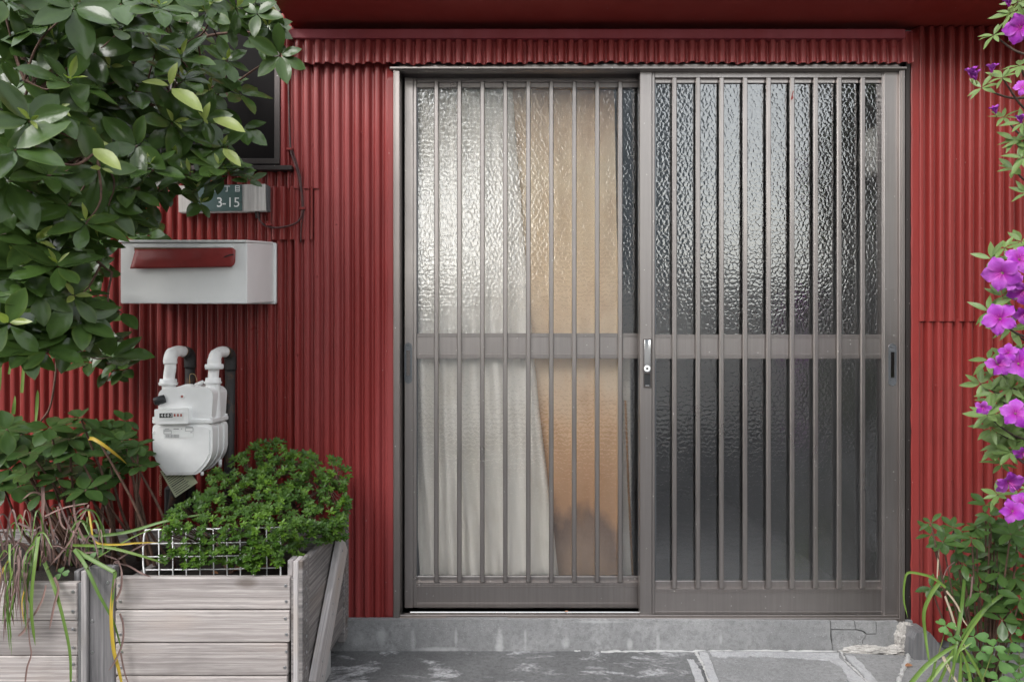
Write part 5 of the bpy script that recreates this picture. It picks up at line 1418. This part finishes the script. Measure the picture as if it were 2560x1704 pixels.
poly = [(975, 870), (985, 760), (1000, 570), (1090, 490), (1180, 440), (1235, 340), (1300, 280), (1440, 200), (1560, 110), (1700, 95), (1780, 160), (1900, 175), (2060, 215), (2125, 275), (2148, 400), (2120, 540), (2105, 690),
        (2010, 715), (1880, 740), (1850, 800), (1720, 850), (1560, 905), (1440, 860), (1330, 850), (1240, 860), (1150, 880), (1060, 850)]
items = []; tips = []
def az_depth(x, y):
    """the bush bulges towards the viewer in its lower half and sits by the wall at its top"""
    t = min(1, max(0, (y-95)/600.0))
    right = min(1, max(0, (x-1700)/400.0))
    t = min(1, max(0, (y-95)/520.0))
    return 0.16 + 0.385*t - 0.24*right*t
cnt = 0
while cnt < 1100:
    x, y = rr.uniform(960, 2160), rr.uniform(85, 915)
    if not in_poly(x, y, poly): continue
    if 960 < x < 1420 and 590 < y < 900 and rr.random() < (0.45 if x > 1100 else .35): continue
    if mnoise.noise(Vector((x/75, y/75, 3))) < -0.24: continue
    cnt += 1
    layer = rr.random()*(0.35 if y > 600 and rr.random() < .6 else 1.0); d = az_depth(x, y) - (0.16*layer**1.5)
    c = R3(x, y, d); ax = (CAMP-c).normalized()*.65 + Vector((rr.uniform(-.5, .5)+(x-1600)/1600, 0, .8+rr.uniform(-.3, .3)))
    s = K3(rr.uniform(26, 38), d)
    m_ = Matrix.Translation(c) @ basis(ax.orthogonal(), ax) @ Matrix.Rotation(rr.uniform(0, 6.28), 4, 'Z') @ Matrix.Scale(s, 4)
    items.append((rr.choice(RS), m_)); tips.append(c)
put_leaves(az, items, 'leaf_rosette', 'leaf_small', 290, rr)
stem_b = [R3(1500, 800, .26), R3(1650, 780, .24), R3(1400, 840, .30)]
tw = MB(); hubs = []
for b_ in stem_b:
    for k in range(7):
        e = R3(rr.uniform(1100, 2050), rr.uniform(300, 800), .2); b0_ = Vector((b_.x, b_.y, .33)); pts = catmull([b0_, b0_.lerp(e, .5)+Vector((0, 0, .03)), e], 5); hubs += pts[3:]
        tw.tube(pts, [0.0045-0.0025*i/(len(pts)-1) for i in range(len(pts))], 6)
for c in tips[::2]:
    n = min(hubs, key=lambda p: (p-c).length); tw.tube([n, n.lerp(c, .5)+Vector((0, .01, -.01)), c], [.0018, .0014, .001], 4, False)
tag(tw.build('branches', M('twig'), az), kind='stuff')

# fallen leaves on the planter soil
fm = leaf_mesh('fallen_leaf', .5, 'ellipse', .3, .3, 'dry_leaf')
for x, y, which in ((1420, 890, 'largest dry brown leaf lying upright on the planter soil behind the wire rack'), (1290, 903, 'dry brown leaf left of the largest one on the planter soil'), (1590, 882, 'rightmost dry brown leaf on the planter soil behind the wire rack')):
    o = bpy.data.objects.new('fallen_leaf', fm); COL.objects.link(o)
    o.matrix_world = leaf_at(R3(x, y, .44), (rr.uniform(-1, 1), rr.uniform(-1, 1), .2), (0, -.5, 1), .030 if x == 1420 else .020)
    tag(o, which, 'leaf', 'dry leaves on the planter soil')

# ---------------------------------------------------------------- azalea with magenta flowers, right edge
R7 = lambda x, y, d: P(2150+.548*x, .548*y, d)
R8 = lambda x, y, d: P(2150+.538*x, 860+.538*y, d)
LA = [leaf_mesh('leaf', .30, 'lance', .12, .10, 'leaf_azalea'), leaf_mesh('leaf', .34, 'lance', -.05, .14, 'leaf_azalea'), leaf_mesh('leaf', .28, 'lance', .25, .06, 'leaf_azalea')]
fa = thing('azalea_shrub', P(2620, 1500, .5), 'flowering azalea with magenta blossoms along the right edge', 'shrub')
items = []; tips = []
A7 = [(555, 400, 42), (650, 355, 42), (655, 535, 38), (705, 640, 46), (690, 60, 46), (740, 720, 48), (610, 160, 36), (745, 110, 40), (600, 1180, 44), (660, 1130, 44), (590, 1420, 48), (690, 1500, 46), (650, 1350, 40), (730, 300, 44), (700, 770, 44), (740, 560, 40), (760, 880, 40), (735, 1100, 44), (745, 640, 44), (780, 20, 40), (720, 10, 38)]
A8 = [(600, 75, 50), (560, 185, 48), (625, 225, 50), (640, 320, 52), (700, 205, 50), (610, 390, 50), (700, 415, 52), (650, 465, 50), (730, 340, 50), (590, 330, 48), (745, 230, 50), (680, 60, 46), (760, 440, 50), (700, 500, 48), (660, 140, 46), (740, 140, 46), (700, 660, 36), (640, 700, 40)]
for R_, arr in ((R7, A7), (R8, A8)):
    for x, y, s in arr:
        d = .55 + rr.uniform(-.06, .06); c = R_(x, y, d); ax = (CAMP-c).normalized()*.45 + Vector((-.45+rr.uniform(-.3, .3), -.2, .6+rr.uniform(-.4, .3)))
        items += [(rr.choice(LA), m_) for m_ in whorl(c, ax, rr.choice((6, 7, 8)), s*1.08*(CAM_D-d)/FPX, rr, (-.1, .5), .2)]; tips.append(c)
for _ in range(16):
    x, y = rr.uniform(620, 800), rr.uniform(60, 560); d = .42; c = R8(x, y, d)
    items += [(rr.choice(LA), m_) for m_ in whorl(c, (-.3, -.5, .7), 7, .05, rr)]
own_n = len(items); far = []
for _ in range(150):    # unseen foliage added beyond the right edge to shade the right wall
    c = Vector((rr.uniform(1.55, 2.5), -rr.uniform(.1, .8), rr.uniform(.3, 2.2)))
    items += [(rr.choice(LA), m_) for m_ in whorl(c, (-.3, -.5, .7), 8, .06, rr)]; far.append(c)
put_leaves(fa, items[:own_n], 'leaf', 'leaf_azalea', 280, rr)
join_leaves('foliage', items[own_n:], 'leaf_azalea', fa, rr)
main = catmull([P(2620, 1500, .45), P(2600, 1300, .48), P(2590, 1000, .5), P(2600, 700, .52), P(2590, 400, .53), P(2600, 100, .54), P(2590, -60, .55)], 6)
MB().tube(main, [.011-.006*i/(len(main)-1) for i in range(len(main))], 8).build('trunk', M('bark'), fa)
for c in tips:
    n = min(main, key=lambda p: (p-c).length + abs(p.z-(c.z-.06))*1.2); mid = n.lerp(c, .5) + Vector((0, 0, -.015))
    MB().tube(catmull([n, mid, c], 5), [.0040-.0022*i/10 for i in range(11)], 6).build('twig', M('bark'), fa)
fx = MB(); hubs = []
for bx_ in (1.75, 2.1, 2.4):
    st2 = catmull([Vector((bx_, -.4, -.01)), Vector((bx_+.05, -.42, .8)), Vector((bx_-.05, -.45, 1.5)), Vector((bx_, -.4, 2.2))], 6); hubs += st2[3:]
    fx.tube(st2, [.012-.008*i/(len(st2)-1) for i in range(len(st2))], 7)
for c in far:
    n = min(hubs, key=lambda p: (p-c).length + abs(p.z-(c.z-.08))); fx.tube(catmull([n, n.lerp(c, .5)+Vector((0, 0, -.03)), c], 4), [.0045-.003*i/8 for i in range(9)], 5, False)
tag(fx.build('branches', M('bark'), fa), kind='stuff')  # stems and twigs carrying the added out-of-view foliage
def petal_mesh(seed, wide=.62):
    bm = bmesh.new(); le = bm.verts.layers.float.new('edge'); la = bm.verts.layers.float.new('along'); rows = []
    n = 7; vs = (-1, -.5, 0, .5, 1)
    for i in range(n+1):
        t = i/n; tab = (.10, .17, .32, .48, .58, .60, .48, .20); w = tab[i]*wide
        row = []
        for v in vs:
            x_ = t; z_ = .62*t - .66*t**2.0 + .12*math.sin(v*6+t*9+seed)*t + .10*abs(v)*t*(1 if t < .8 else .4)
            q = bm.verts.new((x_ - .10*abs(v)*t*t, v*w, z_)); q[le] = abs(v); q[la] = t; row.append(q)
        rows.append(row)
    for i in range(n):
        for k in range(4): bm.faces.new((rows[i][k], rows[i][k+1], rows[i+1][k+1], rows[i+1][k])).smooth = True
    me = bpy.data.meshes.new('petal'); bm.to_mesh(me); bm.free(); me.materials.append(M('petal_magenta')); return me
PT = [petal_mesh(0, .62), petal_mesh(2.1, .58), petal_mesh(4.0, .68)]
BUD = [petal_mesh(1.0, .42)]
CAL = None
def flower(c, axis, R, rr, bud=False):
    global CAL
    axis = Vector(axis).normalized()
    if CAL is None:
        b_ = MB().tube([(0, 0, -.25), (0, 0, -.12), (0, 0, .02), (0, 0, .10)], [.05, .07, .09, .06], 8)
        CAL = bpy.data.meshes.new('flower'); b_.bm.to_mesh(CAL); b_.bm.free(); CAL.materials.append(M('twig_green'))
    fo = bpy.data.objects.new('bud' if bud else 'flower', CAL); COL.objects.link(fo); fo.parent = fa
    mx = Matrix.Translation(c) @ basis(axis.orthogonal(), axis) @ Matrix.Rotation(rr.uniform(0, 6), 4, 'Z') @ Matrix.Scale(R, 4)
    l_, q_, s_ = mx.decompose(); fo.location = l_ - wloc(fa); fo.rotation_mode = 'QUATERNION'; fo.rotation_quaternion = q_; fo.scale = s_
    for i in range(5):
        p = bpy.data.objects.new('petal', rr.choice(BUD if bud else PT)); COL.objects.link(p); p.parent = fo
        e = rr.uniform(-1.25, -1.05) if bud else rr.uniform(-.55, .10)
        p.rotation_mode = 'QUATERNION'
        p.rotation_quaternion = (Matrix.Rotation(2*math.pi*i/5 + rr.uniform(-.12, .12), 4, 'Z') @ Matrix.Rotation(e, 4, 'Y')).to_quaternion()
        p.scale = (1, 1, 1)
    if not bud:
        st = MB()
        for i in range(6):
            a = 6.283*i/6; r1 = .16 if i else .05; L = .75 if i else .95
            st.tube(catmull([Vector((0, 0, .05)), Vector((math.cos(a)*r1*.5, math.sin(a)*r1*.5, L*.5)), Vector((math.cos(a)*r1, math.sin(a)*r1, L))], 3), .010, 4)
        me = bpy.data.meshes.new('stamen'); st.bm.to_mesh(me); st.bm.free(); me.materials.append(M('stamen'))
        so = bpy.data.objects.new('stamen', me); COL.objects.link(so); so.parent = fo
for R_, arr in ((R7, ((735, 125, 95, 0), (650, 1245, 105, 0), (725, 1185, 85, 0), (745, 1325, 80, 0), (640, 1455, 95, 0), (750, 1430, 70, 0), (740, 400, 60, 0), (690, 1290, 80, 0))),
                (R8, ((735, 92, 95, 0), (640, 95, 80, 0), (572, 292, 55, 0), (722, 322, 85, 0), (755, 500, 65, 0), (685, 632, 100, 0), (708, 775, 85, 0), (752, 735, 70, 0), (690, 40, 60, 0)))):
    for x, y, r, _ in arr:
        d = .64; c = R_(x, y, d); flower(c, (-.35+rr.uniform(-.5, .35), -.75, .0+rr.uniform(-.55, .5)), r*.54*(CAM_D-d)/FPX*rr.uniform(.66, .90), rr)
for x, y, r in ((512, 340, 62), (530, 350, 55), (600, 318, 52), (622, 505, 48), (735, 548, 50), (680, 18, 50)):
    d = .60; flower(R7(x, y+r*.4, d), (-.25+rr.uniform(-.2, .2), -.25, .9), r*.548*(CAM_D-d)/FPX, rr, True)

# ---------------------------------------------------------------- glossy shrub, lower right
LR = [leaf_mesh('leaf', .44, 'ellipse', .12, .10, 'leaf_broad'), leaf_mesh('leaf', .48, 'obovate', .05, .08, 'leaf_broad'), leaf_mesh('leaf', .40, 'ellipse', .22, .05, 'leaf_broad')]
rs = thing('corner_shrub', P(2500, 1640, .35), 'low dark green shrub beneath the azalea by the right wall', 'shrub')
items = []; tips = []
for x, y, s in ((330, 885, 44), (385, 920, 44), (455, 955, 46), (430, 850, 34), (640, 940, 56), (625, 885, 44), (540, 1050, 48), (385, 1130, 44), (705, 1240, 56), (735, 960, 56), (585, 745, 38), (605, 795, 40), (720, 1080, 52), (690, 1160, 48), (565, 960, 48), (560, 1150, 46), (645, 1060, 50),
                (745, 1180, 50), (520, 900, 44), (480, 1020, 42), (700, 880, 48), (330, 830, 30), (610, 1180, 46), (660, 1280, 46), (760, 1280, 48), (740, 860, 46), (610, 840, 42), (540, 850, 40), (330, 1130, 36)):
    d = .40 + rr.uniform(-.06, .08) + (.06 if x > 600 else 0); c = R8(x, y, d); ax = (CAMP-c).normalized()*.6 + Vector((-.2+rr.uniform(-.4, .3), 0, .75+rr.uniform(-.3, .2)))
    items += [(rr.choice(LR), m_) for m_ in whorl(c, ax, rr.choice((4, 5, 6)), s*1.05*(CAM_D-d)/FPX, rr, (-.1, .45))]; tips.append(c)
for _ in range(26):
    x, y = rr.uniform(440, 790), rr.uniform(860, 1300); c = R8(x, y, rr.uniform(.12, .32))
    items += [(rr.choice(LR), m_) for m_ in whorl(c, (-.2, -.6, .7), 5, .05, rr)]
put_leaves(rs, items, 'leaf', 'leaf_broad', 230, rr)
rb_ = P(2500, 1640, .28)
for c in tips:
    b_ = Vector((rb_.x + (c.x-rb_.x)*.3, rb_.y, 0.0)); pts = catmull([b_, b_.lerp(c, .55)+Vector((0, 0, -.02)), c], 5)
    MB().tube(pts, [.0038-.002*i/(len(pts)-1) for i in range(len(pts))], 6).build('stem', M('twig'), rs)

# ---------------------------------------------------------------- strap leaves, lower right
gs = thing('strap_leaf_plant', P(2430, 1700, .4), 'tuft of arching green strap leaves below the right wall', 'plant')
K8 = lambda w, d: w*.538*(CAM_D-d)/FPX
for pts, w, mt in (([(400, 1130), (340, 1085), (280, 1066), (222, 1062), (206, 1110), (204, 1190), (222, 1270)], 12, 'strap_green'), ([(368, 1105), (325, 1170), (297, 1250), (305, 1360), (325, 1500)], 18, 'strap_green'), ([(485, 1090), (470, 1240), (445, 1400), (430, 1568)], 18, 'strap_green'),
                   ([(690, 1140), (600, 1210), (520, 1290), (450, 1400)], 16, 'strap_green'), ([(620, 1190), (560, 1260), (470, 1400), (400, 1600)], 14, 'strap_green'), ([(215, 1600), (300, 1500), (390, 1430), (460, 1390)], 20, 'strap_green'), ([(280, 1620), (340, 1540), (420, 1450), (520, 1385)], 18, 'strap_green'),
                   ([(355, 1600), (400, 1500), (440, 1400)], 18, 'strap_green'), ([(462, 1600), (468, 1480), (470, 1400)], 16, 'strap_green'), ([(590, 1600), (540, 1500), (480, 1400)], 16, 'strap_green'), ([(320, 1610), (340, 1530), (350, 1470)], 14, 'strap_green'), ([(520, 1610), (500, 1500), (470, 1420)], 14, 'strap_green'),
                   ([(366, 950), (362, 1020), (358, 1090)], 9, 'strap_pale'), ([(402, 1145), (450, 1210), (480, 1280), (508, 1318)], 9, 'strap_pale'), ([(395, 1170), (425, 1250), (450, 1330), (490, 1405)], 11, 'strap_pale'), ([(522, 1078), (515, 1160), (495, 1240)], 8, 'strap_dead'), ([(440, 1010), (405, 1040), (385, 1090)], 7, 'strap_dead'), ([(385, 1450), (420, 1520), (470, 1600)], 14, 'strap_pale')):
    d0 = .44
    ribbon([R8(x, y, d0 + (.05 if y > 1380 else 0)) for x, y in pts], K8(w, d0), mt, gs, 'strap_leaf' if mt == 'strap_green' else 'withered_leaf', rr=rr, keel=.4)

# ---------------------------------------------------------------- clover
def clover_mesh():
    bm = bmesh.new(); le = bm.verts.layers.float.new('edge'); lr = bm.verts.layers.float.new('rib')
    for k in range(3):
        a = k*2.094; R_ = Matrix.Rotation(a, 4, 'Z')
        out = [(0.02, 0), (.35, -.34), (.72, -.50), (.98, -.38), (1.02, -.16), (.88, 0), (1.02, .16), (.98, .38), (.72, .50), (.35, .34)]
        c = bm.verts.new(R_ @ Vector((.55, 0, -.10))); c[lr] = 1
        v = []
        for x, y in out:
            q = bm.verts.new(R_ @ Vector((x, y, .04+.10*abs(y)-.12*x*x))); q[le] = .8; v.append(q)
        for i in range(len(v)): bm.faces.new((c, v[i], v[(i+1) % len(v)])).smooth = True
    me = bpy.data.meshes.new('clover_leaf'); bm.to_mesh(me); bm.free(); me.materials.append(M('leaf_clover')); return me
CM = clover_mesh()
cl = thing('clover_plant', P(2500, 1740, .5), 'patch of three-lobed clover leaves in the bottom right corner', 'clover')
for x, y, s in ((398, 1308, 44), (530, 1358, 58), (650, 1470, 66), (492, 1475, 56), (705, 1382, 56), (570, 1500, 52), (742, 1495, 52), (640, 1560, 50), (560, 1425, 48), (730, 1560, 50), (430, 1360, 36), (620, 1405, 46), (760, 1330, 44), (690, 1440, 46), (520, 1560, 46)):
    d = .46 + rr.uniform(-.03, .08); c = R8(x, y, d)
    o = bpy.data.objects.new('clover_leaf', CM); COL.objects.link(o); o.parent = cl
    ax = (CAMP-c).normalized()*.6 + Vector((rr.uniform(-.3, .3), 0, .8))
    mx = Matrix.Translation(c) @ basis(ax.orthogonal(), ax) @ Matrix.Rotation(rr.uniform(0, 6), 4, 'Z') @ Matrix.Scale(K8(s, d), 4)
    l_, q_, s_ = mx.decompose(); o.location = l_-wloc(cl); o.rotation_mode = 'QUATERNION'; o.rotation_quaternion = q_; o.scale = s_
    MB().tube(catmull([c, c+Vector((.01, .03, -.05)), Vector((c.x+rr.uniform(-.04, .04), c.y+.06, 0.0))], 4), .0012, 5).build('stalk', M('twig_green'), cl)
cp = R3(375, 905, .54); o = bpy.data.objects.new('clover_leaf', CM); COL.objects.link(o); o.parent = sp
mx = Matrix.Translation(cp) @ basis((1, 0, 0), (0, -.7, .7)) @ Matrix.Scale(K3(42, .54), 4); l_, q_, s_ = mx.decompose(); o.location = l_-wloc(sp); o.rotation_mode = 'QUATERNION'; o.rotation_quaternion = q_; o.scale = s_
cp = R3(590, 775, .5); o = o.copy(); COL.objects.link(o); o.location = cp - wloc(sp)

# ================================================================ ACROSS THE STREET (seen only as reflections in the glass)
def opposite(name, x0, x1, y0, y1, h, wallm, label, roofh=0.5, wins=()):
    t = thing(name, ((x0+x1)/2, y0, 0), label, 'house')
    MB().box(x0, x1, y1, y0, -0.02, h, .01).build('wall', M(wallm), t)
    MB().hexa([(x0-.3, y1-.3, h), (x1+.3, y1-.3, h), (x1+.3, y0+.3, h), (x0-.3, y0+.3, h), (x0+.6, y1+.45, h+roofh), (x1-.6, y1+.45, h+roofh), (x1-.6, y0-.45, h+roofh), (x0+.6, y0-.45, h+roofh)]).build('roof', M('roof_tile'), t)
    for (a, b, c, d) in wins:
        w = MB().box(a, b, y0-.01, y0+.03, c, d, .005).build('window', M('bronze_dark'), t)
        MB().box(a+.06, b-.06, y0+.028, y0+.036, c+.06, d-.06).build('pane', M('window_glass_far'), w)
opposite('house', 4.05, 12.0, -5.6, -6.8, 4.6, 'siding_dark', 'dark house across the street reflected in the right edge of the glass', .6, ((5.2, 6.6, 1.0, 2.1), (5.2, 6.6, 3.2, 4.2)))
opposite('house', -0.4, 4.4, -16, -17.5, 10.5, 'stucco_blue', 'tall blue-grey house across the street reflected in the middle of the glass', .9, ((0.3, 1.5, 1.0, 2.2), (0.3, 1.5, 3.8, 5.0)))
opposite('house', -12.0, -1.9, -7.0, -8.2, 4.2, 'siding_dark', 'dark house across the street reflected in the left edge of the glass', .6, ((-4.2, -2.6, 1.0, 2.1), (-4.2, -2.6, 2.8, 3.8)))
gw = thing('garden_wall', (0.8, -6.6, 0), 'low white garden wall across the street between the houses', 'wall')
MB().box(-1.7, 4.35, -6.75, -6.6, -0.02, 1.9, .01).build('wall', M('stucco_white'), gw)
st_ = thing('street_tree', (-0.9, -7.4, 0), 'leafy tree across the street reflected in the left door', 'tree')
MB().tube(catmull([Vector((-0.9, -7.4, -.02)), Vector((-0.85, -7.4, 1.6)), Vector((-0.95, -7.35, 3.0)), Vector((-0.9, -7.3, 4.4))], 6), [.13-.07*i/18 for i in range(19)], 10).build('trunk', M('bark'), st_)
rt = random.Random(12); LT = [leaf_mesh('leaf', .5, 'ellipse', .1, .1, 'leaf_glossy', 3)]; its = []
for _ in range(2600):
    u = Vector((rt.gauss(0, 1), rt.gauss(0, 1), rt.gauss(0, 1))).normalized()*rt.uniform(.35, 1.0)
    p = Vector((-0.95+u.x*1.15, -7.3+u.y*.9, 4.45+u.z*1.15))
    if mnoise.noise(p*1.6) < -.12: continue
    its.append((LT[0], leaf_at(p, (rt.uniform(-1, 1), rt.uniform(-1, 1), rt.uniform(-1, .4)), (rt.uniform(-.6, .6), rt.uniform(-.2, 1), 1), rt.uniform(.12, .2))))
join_leaves('crown', its, 'leaf_glossy', st_, rt)
for px_, py_, L_, lab in ((1412, 1528, .012, 'tiny orange-brown leaf on the silver door track'), (2262, 1662, .022, 'small brown leaf on the paving near the right end of the step')):
    o = bpy.data.objects.new('fallen_leaf', fm); COL.objects.link(o)
    p_ = P(px_, py_, 0.004) if px_ < 2000 else G(px_, 1668) + Vector((0, 0, .006))
    o.matrix_world = leaf_at(p_, (.8, -.3, .35), (.1, -.6, .8), L_); tag(o, lab, 'leaf')
